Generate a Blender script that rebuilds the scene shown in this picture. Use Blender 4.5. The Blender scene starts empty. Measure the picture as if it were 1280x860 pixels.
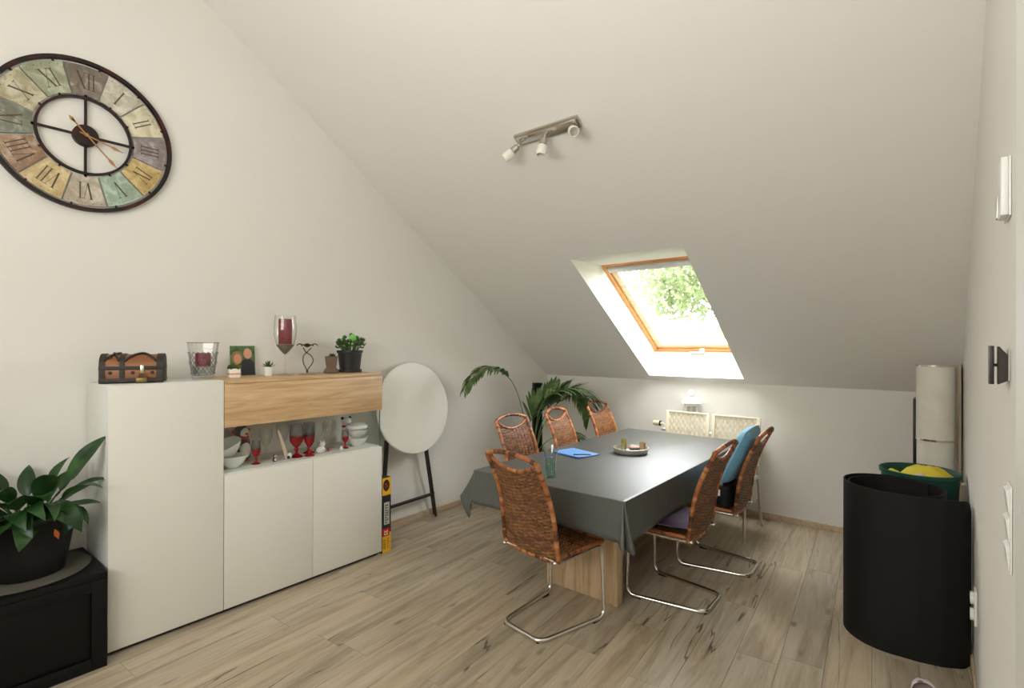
import bpy, bmesh, math, random
from mathutils import Vector, Matrix, noise
random.seed(7)
C = bpy.context.scene.collection
SC = bpy.context.scene
PI = math.pi
V = Vector

# ------------------------------------------------------------------ camera, sky, lights, exposure
cam = bpy.data.cameras.new('camera'); co = bpy.data.objects.new('camera', cam); C.objects.link(co)
cam.sensor_width = 36.0; cam.sensor_fit = 'HORIZONTAL'; cam.lens = 648.3 / 1280 * 36.0
cam.clip_start = 0.02; cam.clip_end = 400
YAW, PITCH, ROLL = 0.684, 0.0013, 0.0022
F = V((-math.sin(YAW), math.cos(YAW), 0)); R = V((math.cos(YAW), math.sin(YAW), 0)); U = V((0, 0, 1))
F, U = F * math.cos(PITCH) + U * math.sin(PITCH), U * math.cos(PITCH) - F * math.sin(PITCH)
R, U = R * math.cos(ROLL) + U * math.sin(ROLL), U * math.cos(ROLL) - R * math.sin(ROLL)
mw = Matrix((R, U, -F)).transposed().to_4x4(); mw.translation = V((3.688, 0, 1.6))
co.matrix_world = mw; SC.camera = co

world = bpy.data.worlds.new('sky'); SC.world = world; world.use_nodes = True
wn = world.node_tree.nodes; wl = world.node_tree.links
bg = wn['Background']; bg.inputs['Color'].default_value = (0.93, 0.97, 1.0, 1)
bg.inputs['Strength'].default_value = 13.0

def area(name, loc, direction, sx, sy, power, color=(1, 1, 1), portal=False):
    l = bpy.data.lights.new(name, 'AREA'); l.shape = 'RECTANGLE'; l.size = sx; l.size_y = sy
    l.energy = power; l.color = color
    o = bpy.data.objects.new(name, l); C.objects.link(o); o.location = loc
    o.rotation_euler = V(direction).to_track_quat('-Z', 'Y').to_euler()
    if portal: l.cycles.is_portal = True
    return o
area('skylight_portal', (1.83, 4.66, 1.95), (0, -0.556, -0.831), 1.0, 1.45, 1, portal=True)
area('rear_fill', (2.5, -1.6, 2.45), (-0.02, 0.85, -0.10), 2.2, 1.5, 78, (1.0, 0.99, 0.96))  # added fill light aimed at the knee wall; the rear slope has no window
area('rear_bounce_fill', (2.75, -0.45, 1.95), (0.05, 0.18, 1.0), 1.2, 1.2, 28, (1.0, 0.99, 0.965))  # added unseen fill aimed up, imitating light bounced off the ceiling
SC.view_settings.view_transform = 'Standard'; SC.view_settings.look = 'None'
SC.view_settings.exposure = 0.28; SC.view_settings.gamma = 1.0; SC.view_settings.use_curve_mapping = False
SC.cycles.max_bounces = 10; SC.cycles.diffuse_bounces = 6; SC.cycles.transparent_max_bounces = 24

# ------------------------------------------------------------------ helpers
def lin(r, g, b):
    f = lambda x: (x / 255 / 12.92) if x / 255 <= 0.04045 else ((x / 255 + 0.055) / 1.055) ** 2.4
    return (f(r), f(g), f(b), 1)

class MB:
    def __init__(s): s.v = []; s.f = []; s.t = []; s.m = []
    def add(s, verts, faces, tint=0.5, mi=0):
        b = len(s.v); s.v += [tuple(x) for x in verts]
        s.t += ([tint] * len(verts) if not isinstance(tint, list) else tint)
        s.f += [tuple(i + b for i in f) for f in faces]; s.m += [mi] * len(faces)
        return s
    def box(s, x0, x1, y0, y1, z0, z1, bev=0.0, M=None, tint=0.5, mi=0):
        bm = bmesh.new(); bmesh.ops.create_cube(bm, size=1)
        for v in bm.verts: v.co = V((x0 + (v.co.x + .5) * (x1 - x0), y0 + (v.co.y + .5) * (y1 - y0), z0 + (v.co.z + .5) * (z1 - z0)))
        if bev: bmesh.ops.bevel(bm, geom=bm.edges[:], offset=bev, segments=2, profile=.5, affect='EDGES')
        bm.verts.index_update()
        vs = [(M @ v.co if M else v.co.copy()) for v in bm.verts]; fs = [[v.index for v in f.verts] for f in bm.faces]
        bm.free(); return s.add(vs, fs, tint, mi)
    def lathe(s, prof, n=24, c=(0, 0, 0), cap0=True, cap1=True, tint=0.5, M=None, sx=1, sy=1, mi=0, sq=None):
        vs = []; fs = []
        for (r, z) in prof:
            for i in range(n):
                a = 2 * PI * i / n
                k = 1.0 if not sq else 1.0 / (abs(math.cos(a)) ** sq + abs(math.sin(a)) ** sq) ** (1 / sq)
                p = V((c[0] + r * k * math.cos(a) * sx, c[1] + r * k * math.sin(a) * sy, c[2] + z)); vs.append(M @ p if M else p)
        for j in range(len(prof) - 1):
            for i in range(n):
                fs.append((j * n + i, j * n + (i + 1) % n, (j + 1) * n + (i + 1) % n, (j + 1) * n + i))
        if cap0: fs.append(tuple(reversed(range(n))))
        if cap1: fs.append(tuple(range((len(prof) - 1) * n, len(prof) * n)))
        return s.add(vs, fs, tint, mi)
    def sphere(s, c, r, sx=1, sy=1, sz=1, n=14, m=9, M=None, tint=0.5, mi=0):
        prof = [(max(1e-4, r * math.sin(PI * j / m)), -r * math.cos(PI * j / m) * sz) for j in range(m + 1)]
        if M: return s.lathe(prof, n, (0, 0, 0), tint=tint, M=Matrix.Translation(V(c)) @ M, sx=sx, sy=sy, mi=mi)
        return s.lathe(prof, n, c, tint=tint, sx=sx, sy=sy, mi=mi)
    def tube(s, pts, r, n=8, closed=False, tint=0.5, mi=0):
        pts = [V(p) for p in pts]; N = len(pts)
        rs = r if isinstance(r, list) else [r] * N
        ts = tint if isinstance(tint, list) else [tint] * N
        tang = []
        for i in range(N):
            a = pts[(i - 1) % N] if (closed or i > 0) else pts[i]; b = pts[(i + 1) % N] if (closed or i < N - 1) else pts[i]
            t = (b - a); tang.append(t.normalized() if t.length > 1e-9 else V((0, 0, 1)))
        up = V((0, 0, 1)) if abs(tang[0].z) < .9 else V((1, 0, 0))
        nrm = (up - tang[0] * up.dot(tang[0])).normalized(); vs = []; tt = []
        for i in range(N):
            nrm = nrm - tang[i] * nrm.dot(tang[i])
            nrm = nrm.normalized() if nrm.length > 1e-6 else tang[i].orthogonal().normalized()
            bn = tang[i].cross(nrm)
            for k in range(n):
                a = 2 * PI * k / n; vs.append(pts[i] + (nrm * math.cos(a) + bn * math.sin(a)) * rs[i]); tt.append(ts[i])
        fs = []
        for i in range(N if closed else N - 1):
            j = (i + 1) % N
            for k in range(n): fs.append((i * n + k, i * n + (k + 1) % n, j * n + (k + 1) % n, j * n + k))
        if not closed: fs.append(tuple(reversed(range(n)))); fs.append(tuple(range((N - 1) * n, N * n)))
        return s.add(vs, fs, tt, mi)
    def prism(s, poly, f0, f1, tint=0.5, mi=0):
        """poly: 2-D points; f0/f1 map a 2-D point to the two faces"""
        n = len(poly); vs = [f0(*p) for p in poly] + [f1(*p) for p in poly]
        fs = [tuple(range(n)), tuple(reversed(range(n, 2 * n)))] + [(i, n + i, n + (i + 1) % n, (i + 1) % n) for i in range(n)]
        return s.add(vs, fs, tint, mi)
    def grid(s, fn, nu, nv, tint=0.5, closed_u=False, mi=0):
        vs = []; tt = []
        for j in range(nv + 1):
            for i in range(nu + (0 if closed_u else 1)):
                vs.append(fn(i / nu, j / nv))
        w = nu if closed_u else nu + 1; fs = []
        for j in range(nv):
            for i in range(nu):
                a = i; b = (i + 1) % w
                fs.append((j * w + a, j * w + b, (j + 1) * w + b, (j + 1) * w + a))
        return s.add(vs, fs, tint, mi)
    def build(s, name, mat, parent=None, smooth=True, angle=40, solid=0, recalc=True):
        me = bpy.data.meshes.new(name); me.from_pydata(s.v, [], s.f)
        if recalc:
            bm = bmesh.new(); bm.from_mesh(me); bmesh.ops.recalc_face_normals(bm, faces=bm.faces[:]); bm.to_mesh(me); bm.free()
        at = me.attributes.new('tint', 'FLOAT', 'POINT'); at.data.foreach_set('value', [float(t) for t in s.t])
        mats = mat if isinstance(mat, (list, tuple)) else [mat]
        for m in mats: me.materials.append(m)
        if len(mats) > 1: me.polygons.foreach_set('material_index', s.m)
        if smooth:
            me.polygons.foreach_set('use_smooth', [True] * len(me.polygons))
            try: me.set_sharp_from_angle(angle=math.radians(angle))
            except Exception: pass
        me.update()
        o = bpy.data.objects.new(name, me); C.objects.link(o)
        if parent: o.parent = parent
        if solid:
            md = o.modifiers.new('solid', 'SOLIDIFY'); md.thickness = solid; md.offset = 0
        return o

def thing(name, label, cat, loc=(0, 0, 0), rotz=0.0, group=None):
    o = bpy.data.objects.new(name, None); C.objects.link(o); o.empty_display_size = .05
    o.location = loc; o.rotation_euler = (0, 0, rotz); return tag(o, label, cat, group)
def tag(o, label, cat, group=None, kind=None):
    o['label'] = label; o['category'] = cat
    if group: o['group'] = group
    if kind: o['kind'] = kind
    return o
def struct(o): o['kind'] = 'structure'; return o
def dup(root, loc, rotz, label, group=None):
    r = root.copy(); C.objects.link(r); r.location = loc; r.rotation_euler = (0, 0, rotz); r['label'] = label
    if group: r['group'] = group
    for ch in list(root.children):
        c = ch.copy(); C.objects.link(c); c.parent = r
        for g in list(ch.children):
            d = g.copy(); C.objects.link(d); d.parent = c
    return r
def arc(cx, cy, r, a0, a1, n): return [(cx + r * math.cos(math.radians(a0 + (a1 - a0) * i / n)), cy + r * math.sin(math.radians(a0 + (a1 - a0) * i / n))) for i in range(n + 1)]
def smoothpath(pts, k=6):
    pts = [V(p) for p in pts]; out = []
    for i in range(len(pts) - 1):
        p0 = pts[max(0, i - 1)]; p1 = pts[i]; p2 = pts[i + 1]; p3 = pts[min(len(pts) - 1, i + 2)]
        for j in range(k):
            t = j / k
            out.append(0.5 * ((2 * p1) + (p2 - p0) * t + (2 * p0 - 5 * p1 + 4 * p2 - p3) * t * t + (3 * p1 - p0 - 3 * p2 + p3) * t ** 3))
    out.append(pts[-1]); return out
def roundpath(pts, rad, k=5):
    """polyline with rounded corners"""
    pts = [V(p) for p in pts]; out = [pts[0]]
    for i in range(1, len(pts) - 1):
        a, b, c = pts[i - 1], pts[i], pts[i + 1]
        r = min(rad, (a - b).length * .49, (c - b).length * .49)
        p = b + (a - b).normalized() * r; q = b + (c - b).normalized() * r
        for j in range(k + 1):
            t = j / k; out.append(p * (1 - t) ** 2 + b * 2 * t * (1 - t) + q * t * t)
    out.append(pts[-1]); return out
def resample(pts, step):
    pts = [V(p) for p in pts]; L = [0]
    for a, b in zip(pts, pts[1:]): L.append(L[-1] + (b - a).length)
    n = max(2, int(L[-1] / step)); out = []; i = 0
    for k in range(n + 1):
        d = L[-1] * k / n
        while i < len(pts) - 2 and L[i + 1] < d: i += 1
        t = (d - L[i]) / max(1e-9, L[i + 1] - L[i]); out.append(pts[i].lerp(pts[i + 1], min(1, max(0, t))))
    return out

# ------------------------------------------------------------------ materials
def mat(name, col, rough=.5, metal=0.0, spec=.5, coat=0.0, emit=None, sub=0.0):
    m = bpy.data.materials.new(name); m.use_nodes = True; b = m.node_tree.nodes['Principled BSDF']
    b.inputs['Base Color'].default_value = col; b.inputs['Roughness'].default_value = rough
    b.inputs['Metallic'].default_value = metal; b.inputs['Specular IOR Level'].default_value = spec
    b.inputs['Coat Weight'].default_value = coat
    return m
class NT:
    def __init__(s, m): s.t = m.node_tree; s.n = s.t.nodes; s.l = s.t.links; s.b = s.n['Principled BSDF']
    def node(s, typ, **kw):
        x = s.n.new(typ)
        for k, v in kw.items():
            if k in x.inputs.keys(): x.inputs[k].default_value = v
            else: setattr(x, k, v)
        return x
    def link(s, a, b): s.l.new(a, b)
    def coords(s, scale=(1, 1, 1), rnd=False):
        tc = s.node('ShaderNodeTexCoord'); mp = s.node('ShaderNodeMapping'); mp.inputs['Scale'].default_value = scale
        s.link(tc.outputs['Object'], mp.inputs['Vector'])
        if rnd:
            oi = s.node('ShaderNodeObjectInfo'); k = s.node('ShaderNodeVectorMath', operation='SCALE'); cb = s.node('ShaderNodeCombineXYZ')
            s.link(oi.outputs['Random'], cb.inputs[0]); s.link(oi.outputs['Random'], cb.inputs[1]); s.link(oi.outputs['Random'], cb.inputs[2])
            k.inputs['Scale'].default_value = 57.0; s.link(cb.outputs[0], k.inputs[0]); s.link(k.outputs[0], mp.inputs['Location'])
        return mp.outputs['Vector']
    def noise(s, vec, scale, detail=4, rough=.55, dist=0.0):
        n = s.node('ShaderNodeTexNoise'); n.inputs['Scale'].default_value = scale; n.inputs['Detail'].default_value = detail
        n.inputs['Roughness'].default_value = rough; n.inputs['Distortion'].default_value = dist
        s.link(vec, n.inputs['Vector']); return n.outputs['Fac']
    def ramp(s, fac, stops, interp='LINEAR'):
        r = s.node('ShaderNodeValToRGB'); r.color_ramp.interpolation = interp; e = r.color_ramp.elements
        while len(e) < len(stops): e.new(.5)
        for i, (p, c) in enumerate(stops): e[i].position = p; e[i].color = c
        s.link(fac, r.inputs['Fac']); return r.outputs['Color']
    def mix(s, fac, a, b, mode='MIX'):
        m = s.node('ShaderNodeMix', data_type='RGBA', blend_type=mode)
        if isinstance(fac, (int, float)): m.inputs['Factor'].default_value = fac
        else: s.link(fac, m.inputs['Factor'])
        for i, x in ((6, a), (7, b)):
            if isinstance(x, tuple): m.inputs[i].default_value = x
            else: s.link(x, m.inputs[i])
        return m.outputs[2]
    def math(s, op, a, b=None):
        m = s.node('ShaderNodeMath', operation=op)
        for i, x in enumerate((a, b)):
            if x is None: continue
            if isinstance(x, (int, float)): m.inputs[i].default_value = x
            else: s.link(x, m.inputs[i])
        return m.outputs[0]
    def bump(s, h, strength=.3, dist=.01):
        b = s.node('ShaderNodeBump'); b.inputs['Strength'].default_value = strength; b.inputs['Distance'].default_value = dist
        s.link(h, b.inputs['Height']); s.link(b.outputs['Normal'], s.b.inputs['Normal'])
    def base(s, c): s.link(c, s.b.inputs['Base Color'])

def g1(v): return (v, v, v, 1)
def wall_mat(name, col):
    m = mat(name, col, .9, spec=.2); t = NT(m); v = t.coords(); n = t.noise(v, 90, 3); t.bump(n, .12, .004)
    n2 = t.noise(v, 1.3, 2); t.base(t.mix(n2, tuple(x * .97 for x in col[:3]) + (1,), col)); return m
M_WALL = wall_mat('wall_paint', (.80, .783, .735, 1))
M_CEIL = wall_mat('ceiling_paint', (.81, .793, .748, 1))
M_TRIM = mat('white_lacquer_trim', (.86, .86, .83, 1), .4)

def floor_mat():
    m = mat('laminate_oak', lin(190, 172, 145), .42, spec=.4); t = NT(m)
    v = t.coords((1, 1, 1), rnd=True)
    st = t.node('ShaderNodeMapping'); st.inputs['Scale'].default_value = (13, 1.1, 13); t.link(v, st.inputs['Vector']); sv = st.outputs['Vector']
    grain = t.noise(sv, 5, 7, .65, .5); big = t.noise(sv, .75, 4, .6, 1.2)
    base = t.ramp(grain, [(.28, lin(152, 138, 116)), (.5, lin(178, 164, 141)), (.74, lin(194, 182, 162))])
    sh = t.ramp(big, [(.36, lin(140, 124, 103)), (.5, lin(184, 170, 147)), (.68, lin(206, 195, 175))])
    c = t.mix(.5, base, sh)
    # long dark cracks
    st2 = t.node('ShaderNodeMapping'); st2.inputs['Scale'].default_value = (5.5, .42, 5.5); t.link(v, st2.inputs['Vector'])
    cr = t.noise(st2.outputs['Vector'], 1.3, 4, .45, .15)
    d = t.math('ABSOLUTE', t.math('SUBTRACT', cr, .5))
    line = t.ramp(d, [(0.0, g1(1)), (.003, g1(1)), (.0062, g1(0))])
    msk = t.ramp(t.noise(v, 1.7, 2), [(.53, g1(0)), (.60, g1(1))])
    lf = t.math('MULTIPLY', line, msk)
    c = t.mix(t.math('MULTIPLY', lf, .85), c, lin(58, 48, 38))
    # knots
    vo = t.node('ShaderNodeTexVoronoi'); vo.inputs['Scale'].default_value = 2.6
    st3 = t.node('ShaderNodeMapping'); st3.inputs['Scale'].default_value = (2.2, .9, 1); t.link(v, st3.inputs['Vector']); t.link(st3.outputs['Vector'], vo.inputs['Vector'])
    kn = t.ramp(t.math('ADD', vo.outputs['Distance'], t.math('MULTIPLY', t.math('SUBTRACT', t.noise(v, 25, 3), .5), .14)), [(.03, g1(1)), (.12, g1(0))])
    c = t.mix(t.math('MULTIPLY', kn, .6), c, lin(92, 72, 54))
    oi = t.node('ShaderNodeObjectInfo')
    tone = t.ramp(oi.outputs['Random'], [(0, (.86, .86, .86, 1)), (.5, (1, 1, 1, 1)), (1, (1.0, .96, .90, 1))])
    c = t.mix(1.0, c, tone, 'MULTIPLY'); t.base(c)
    t.bump(t.math('SUBTRACT', grain, t.math('MULTIPLY', lf, .8)), .12, .003); return m
M_FLOOR = floor_mat()
M_SUB = mat('floor_joint_dark', lin(96, 82, 66), .8)

def wood_mat(name, cols, axis=1, scale=1.0, rough=.45, rnd=True):
    m = mat(name, cols[1], rough); t = NT(m)
    sc = [14 * scale] * 3; sc[axis] = 1.1 * scale
    v = t.coords(tuple(sc), rnd=rnd); g = t.noise(v, 2.0, 6, .6, .8)
    c = t.ramp(g, [(.3, cols[0]), (.5, cols[1]), (.7, cols[2])])
    v2 = t.coords((3 * scale, 3 * scale, 3 * scale), rnd=rnd)
    mp = t.node('ShaderNodeMapping'); s3 = [1.6, 1.6, 1.6]; s3[axis] = .6; mp.inputs['Scale'].default_value = s3; t.link(v2, mp.inputs['Vector'])
    vo = t.node('ShaderNodeTexVoronoi'); vo.inputs['Scale'].default_value = .9; t.link(mp.outputs['Vector'], vo.inputs['Vector'])
    k = t.ramp(vo.outputs['Distance'], [(.02, g1(1)), (.11, g1(0))])
    c = t.mix(t.math('MULTIPLY', k, .55), c, tuple(x * .35 for x in cols[0][:3]) + (1,))
    t.base(c); t.bump(g, .08, .003); return m
M_OAK = wood_mat('wild_oak', [lin(176, 142, 100), lin(204, 170, 126), lin(218, 188, 148)], axis=1)
M_TABLELEG = wood_mat('pale_oak_leg', [lin(168, 138, 104), lin(200, 172, 136), lin(214, 190, 156)], axis=2)
M_PINE = wood_mat('pine_varnish', [lin(196, 128, 64), lin(222, 156, 88), lin(232, 174, 110)], axis=0)
M_BASE = wood_mat('baseboard_wood', [lin(176, 152, 124), lin(196, 174, 146), lin(206, 188, 162)], axis=1)
M_WHITE = mat('white_matt_front', (.74, .725, .66, 1), .38, spec=.4)
M_WHITEB = mat('white_carcass', (.72, .72, .68, 1), .5)
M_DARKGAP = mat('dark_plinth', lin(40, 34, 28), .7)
M_BLACK = mat('black_ash', lin(24, 23, 21), .55, spec=.2)
_t = NT(M_BLACK); _g = _t.noise(_t.coords((3, 30, 30)), 4, 5); _t.base(_t.ramp(_g, [(.3, lin(9, 8, 8)), (.7, lin(20, 19, 18))])); _t.bump(_g, .1, .002)
M_BLACKGL = mat('black_panel', lin(7, 8, 9), .35, spec=.25)
M_CHROME = mat('chrome', (.75, .74, .70, 1), .14, metal=1.0)
M_STEEL = mat('brushed_nickel', (.55, .51, .44, 1), .3, metal=1.0)
M_ALU = mat('aluminium', (.62, .58, .50, 1), .35, metal=1.0)
M_RUBBER = mat('black_rubber', lin(22, 21, 20), .7)
M_POT = mat('charcoal_plastic_pot', lin(26, 25, 25), .6, spec=.25)
M_POTB = mat('black_plastic_pot', lin(32, 32, 33), .5)
M_SOIL = mat('potting_soil', lin(40, 30, 22), .95)
_t = NT(M_SOIL); _n = _t.noise(_t.coords(), 70, 4); _t.base(_t.ramp(_n, [(.3, lin(24, 17, 12)), (.7, lin(66, 50, 36))])); _t.bump(_n, .8, .01)

def leaf_mat(name, a, b, c, rough=.4, trans=.25):
    m = mat(name, b, rough, spec=.45); t = NT(m)
    n = t.noise(t.coords(rnd=True), 9, 3); col = t.ramp(n, [(.3, a), (.5, b), (.72, c)])
    at = t.node('ShaderNodeAttribute', attribute_name='tint'); col = t.mix(t.math('MULTIPLY', at.outputs['Fac'], .5), col, c)
    t.base(col)
    tr = t.node('ShaderNodeBsdfTranslucent'); t.link(col, tr.inputs['Color'])
    mx = t.node('ShaderNodeMixShader'); mx.inputs[0].default_value = trans
    t.link(t.b.outputs[0], mx.inputs[1]); t.link(tr.outputs[0], mx.inputs[2]); t.link(mx.outputs[0], t.n['Material Output'].inputs['Surface']); return m
M_LILY = leaf_mat('lily_leaf', lin(18, 44, 20), lin(30, 62, 28), lin(62, 100, 48), .35, .2)
M_PALM = leaf_mat('palm_leaf', lin(50, 76, 38), lin(78, 106, 58), lin(128, 156, 98), .45, .25)
M_SUCC = leaf_mat('succulent_leaf', lin(30, 60, 24), lin(58, 96, 38), lin(120, 160, 80), .35, .15)
M_DSUCC = leaf_mat('dark_succulent', lin(24, 50, 32), lin(44, 74, 48), lin(90, 116, 80), .4, .1)
M_TREE = leaf_mat('tree_leaf', lin(92, 102, 70), lin(106, 116, 82), lin(124, 130, 98), .6, .5)
M_LIME = mat('lime_green_plastic', lin(120, 205, 90), .4)

def wicker_mat(name, stops):
    m = mat(name, stops[1][1], .42, spec=.5, coat=.15); t = NT(m)
    at = t.node('ShaderNodeAttribute', attribute_name='tint')
    n = t.noise(t.coords(), 55, 3); f = t.math('ADD', at.outputs['Fac'], t.math('MULTIPLY', t.math('SUBTRACT', n, .5), .5))
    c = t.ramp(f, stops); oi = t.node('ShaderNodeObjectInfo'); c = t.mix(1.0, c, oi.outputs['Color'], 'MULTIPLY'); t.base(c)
    t.bump(t.noise(t.coords(), 260, 3), .25, .002); return m
M_WICK = wicker_mat('wicker_brown', [(.05, lin(58, 33, 18)), (.4, lin(122, 80, 48)), (.75, lin(162, 113, 69)), (1.0, lin(204, 154, 108))])
M_RIM = wicker_mat('wicker_rim', [(.05, lin(52, 27, 15)), (.35, lin(122, 70, 38)), (.7, lin(168, 102, 56)), (1.0, lin(198, 142, 92))])
M_CREAM = wicker_mat('cream_webbing', [(0, lin(236, 218, 180)), (.5, lin(248, 238, 212)), (1, lin(254, 248, 230))])

def cloth_mat(name, col, rough=.8, sheen=0.0, scale=120):
    m = mat(name, col, rough, spec=.3); t = NT(m); v = t.coords(); n = t.noise(v, scale, 3); n2 = t.noise(v, 9, 3)
    t.base(t.mix(n2, tuple(x * .82 for x in col[:3]) + (1,), tuple(min(1, x * 1.1) for x in col[:3]) + (1,)))
    t.bump(n, .25, .002); t.b.inputs['Sheen Weight'].default_value = sheen; return m
def oilcloth_mat():
    m = mat('grey_oilcloth', lin(84, 88, 83), .5, spec=.6, coat=.6); t = NT(m)
    v = t.coords((1, 1, 1)); n = t.noise(v, 14, 3, .6, .4)
    w = t.noise(t.coords((40, 6, 6)), 3, 5); t.base(t.mix(w, lin(68, 71, 67), lin(88, 91, 86)))
    h = t.math('ADD', t.math('MULTIPLY', n, .6), t.math('MULTIPLY', w, .15)); t.bump(h, .35, .006); t.b.inputs['Coat Roughness'].default_value = .42; return m
M_OIL = oilcloth_mat()
M_PURPLE = cloth_mat('purple_cloth', lin(54, 26, 66), .85, .3)
M_BLUE = cloth_mat('light_blue_cloth', lin(112, 172, 204), .8, .3)
M_BAG = cloth_mat('black_nylon', lin(22, 22, 23), .6)
M_YELLOW = cloth_mat('yellow_cloth', lin(224, 204, 70), .85)
M_PINKW = cloth_mat('pale_pink_cloth', lin(216, 200, 192), .85)
M_GREENB = mat('bottle_green_plastic', lin(8, 70, 58), .45)
M_RUBMAT = mat('black_foam_mat', lin(20, 19, 18), .7, spec=.3)
_t = NT(M_RUBMAT); _n = _t.noise(_t.coords(), 420, 2); _t.bump(_n, .2, .001)
M_SHADE = cloth_mat('cream_lampshade', (.76, .73, .65, 1), .8)
M_PLASTIC = mat('white_plastic', (.80, .80, .77, 1), .35)
M_DARKMET = mat('dark_bronze_metal', lin(52, 46, 42), .45, metal=.4)
M_MAROON = mat('maroon_wax', lin(128, 36, 52), .5)
M_GRAVEL = mat('grey_deco_sand', lin(110, 108, 98), .9)
M_REDCER = mat('red_gloss', lin(190, 24, 20), .3)
M_CERAM = mat('white_ceramic', (.80, .80, .76, 1), .15, coat=.3)
M_FROST = mat('frosted_glass_cup', (.80, .78, .70, 1), .4)
M_LEGDARK = mat('dark_steel_tube', lin(58, 54, 48), .45, metal=.5)
M_BROWNPOT = mat('brown_clay', lin(112, 92, 76), .8)
M_ORANGELEAF = mat('dry_orange_leaf', lin(196, 104, 34), .7)

def glass(name, tint=(1, 1, 1, 1), edge=(.35, .38, .36, 1), lo=.04, hi=.75, power=3.0):
    """clear vessel wall: see-through face-on, darker and shinier towards its edges"""
    m = bpy.data.materials.new(name); m.use_nodes = True; n = m.node_tree.nodes; l = m.node_tree.links
    for x in list(n): n.remove(x)
    out = n.new('ShaderNodeOutputMaterial'); tr = n.new('ShaderNodeBsdfTransparent'); gl = n.new('ShaderNodeBsdfGlossy')
    gl.inputs['Roughness'].default_value = .04
    lw = n.new('ShaderNodeLayerWeight'); lw.inputs['Blend'].default_value = .35
    pw = n.new('ShaderNodeMath'); pw.operation = 'POWER'; pw.inputs[1].default_value = power; l.new(lw.outputs['Facing'], pw.inputs[0])
    cm = n.new('ShaderNodeMix'); cm.data_type = 'RGBA'; cm.inputs[6].default_value = tint; cm.inputs[7].default_value = edge
    l.new(pw.outputs[0], cm.inputs[0]); l.new(cm.outputs[2], tr.inputs['Color'])
    mr = n.new('ShaderNodeMapRange'); mr.inputs['To Min'].default_value = lo; mr.inputs['To Max'].default_value = hi
    l.new(pw.outputs[0], mr.inputs['Value'])
    mx = n.new('ShaderNodeMixShader'); l.new(mr.outputs[0], mx.inputs[0]); l.new(tr.outputs[0], mx.inputs[1]); l.new(gl.outputs[0], mx.inputs[2])
    l.new(mx.outputs[0], out.inputs['Surface']); return m
M_PANE = glass('window_glass', (1, 1, 1, 1), (.9, .95, .92, 1), .03, .5, 5)
M_VITR = glass('vitrine_glass', (.97, .985, .975, 1), (.75, .82, .78, 1), .03, .5, 5)
M_GLASS = glass('clear_glass', (.985, .99, .985, 1), (.62, .66, .63, 1), .04, .5, 3.0)
M_GLASSG = glass('green_glass', (.90, .965, .935, 1), (.40, .62, .54, 1), .06, .6, 2.4)
M_GLASSR = glass('red_glass', (.90, .16, .14, 1), (.55, .03, .04, 1), .06, .5, 2.0)
_n = M_GLASSR.node_tree; _d = _n.nodes.new('ShaderNodeBsdfDiffuse'); _d.inputs['Color'].default_value = (.30, .012, .016, 1); _tl = _n.nodes.new('ShaderNodeBsdfTranslucent'); _tl.inputs['Color'].default_value = (.36, .014, .018, 1)
_a = _n.nodes.new('ShaderNodeAddShader'); _n.links.new(_d.outputs[0], _a.inputs[0]); _n.links.new(_tl.outputs[0], _a.inputs[1])
_m = _n.nodes.new('ShaderNodeMixShader'); _m.inputs[0].default_value = .42; _o = _n.nodes['Material Output']; _src = _o.inputs['Surface'].links[0].from_socket
_n.links.new(_src, _m.inputs[1]); _n.links.new(_a.outputs[0], _m.inputs[2]); _n.links.new(_m.outputs[0], _o.inputs['Surface'])
M_GLASSS = glass('smoky_glass', (.86, .86, .88, 1), (.40, .40, .43, 1), .07, .55, 2.2)
M_GLASSC = glass('rim_glass', (.94, .95, .945, 1), (.5, .53, .52, 1), .06, .6, 2.2)

# ------------------------------------------------------------------ room shell
W, YK, ZK, SL = 3.84, 5.211, 1.2324, 0.6704
YR = 0.8; ZR = ZK + SL * (YK - YR); YB = -2.6; ZB = ZR - SL * (YR - YB)
def zc(y): return ZK + SL * (YK - y)
# floor: dark bed with every laminate plank on it
fo = MB().box(-.1, W + .1, YB - .1, YK + .1, -.12, -.004).build('floor', M_SUB, smooth=False); struct(fo)
def clip(poly, f):
    out = []
    for i in range(len(poly)):
        a, b = poly[i], poly[(i + 1) % len(poly)]; fa, fb = f(a), f(b)
        if fa >= 0: out.append(a)
        if (fa >= 0) != (fb >= 0):
            t = fa / (fa - fb); out.append((a[0] + (b[0] - a[0]) * t, a[1] + (b[1] - a[1]) * t))
    return out
ANG = math.radians(4.2); ca, sa = math.cos(ANG), math.sin(ANG)
PW, PL, GAP = 0.193, 1.285, 0.0008
for i in range(-4, 25):
    off = random.random() * PL
    for k in range(-4, 7):
        u0, v0 = i * PW, k * PL + off - 1.2
        loc = (u0 + PW / 2, v0 + PL / 2)
        toW = lambda u, v: (u * ca - v * sa, u * sa + v * ca)
        frW = lambda x, y: (x * ca + y * sa, -x * sa + y * ca)
        poly = [toW(u0 + GAP, v0 + GAP), toW(u0 + PW - GAP, v0 + GAP), toW(u0 + PW - GAP, v0 + PL - GAP), toW(u0 + GAP, v0 + PL - GAP)]
        for f in (lambda p: p[0] - .002, lambda p: W - .002 - p[0], lambda p: p[1] + .9, lambda p: YK - .002 - p[1]):
            if len(poly) > 2: poly = clip(poly, f)
        if len(poly) < 3: continue
        pl = [(frW(*p)[0] - loc[0], frW(*p)[1] - loc[1]) for p in poly]
        m = MB().prism(pl, lambda a, b: (a, b, -.004), lambda a, b: (a, b, 0))
        o = m.build('plank', M_FLOOR, fo, smooth=False)
        wx, wy = toW(*loc); o.location = (wx, wy, 0); o.rotation_euler = (0, 0, ANG)

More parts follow.
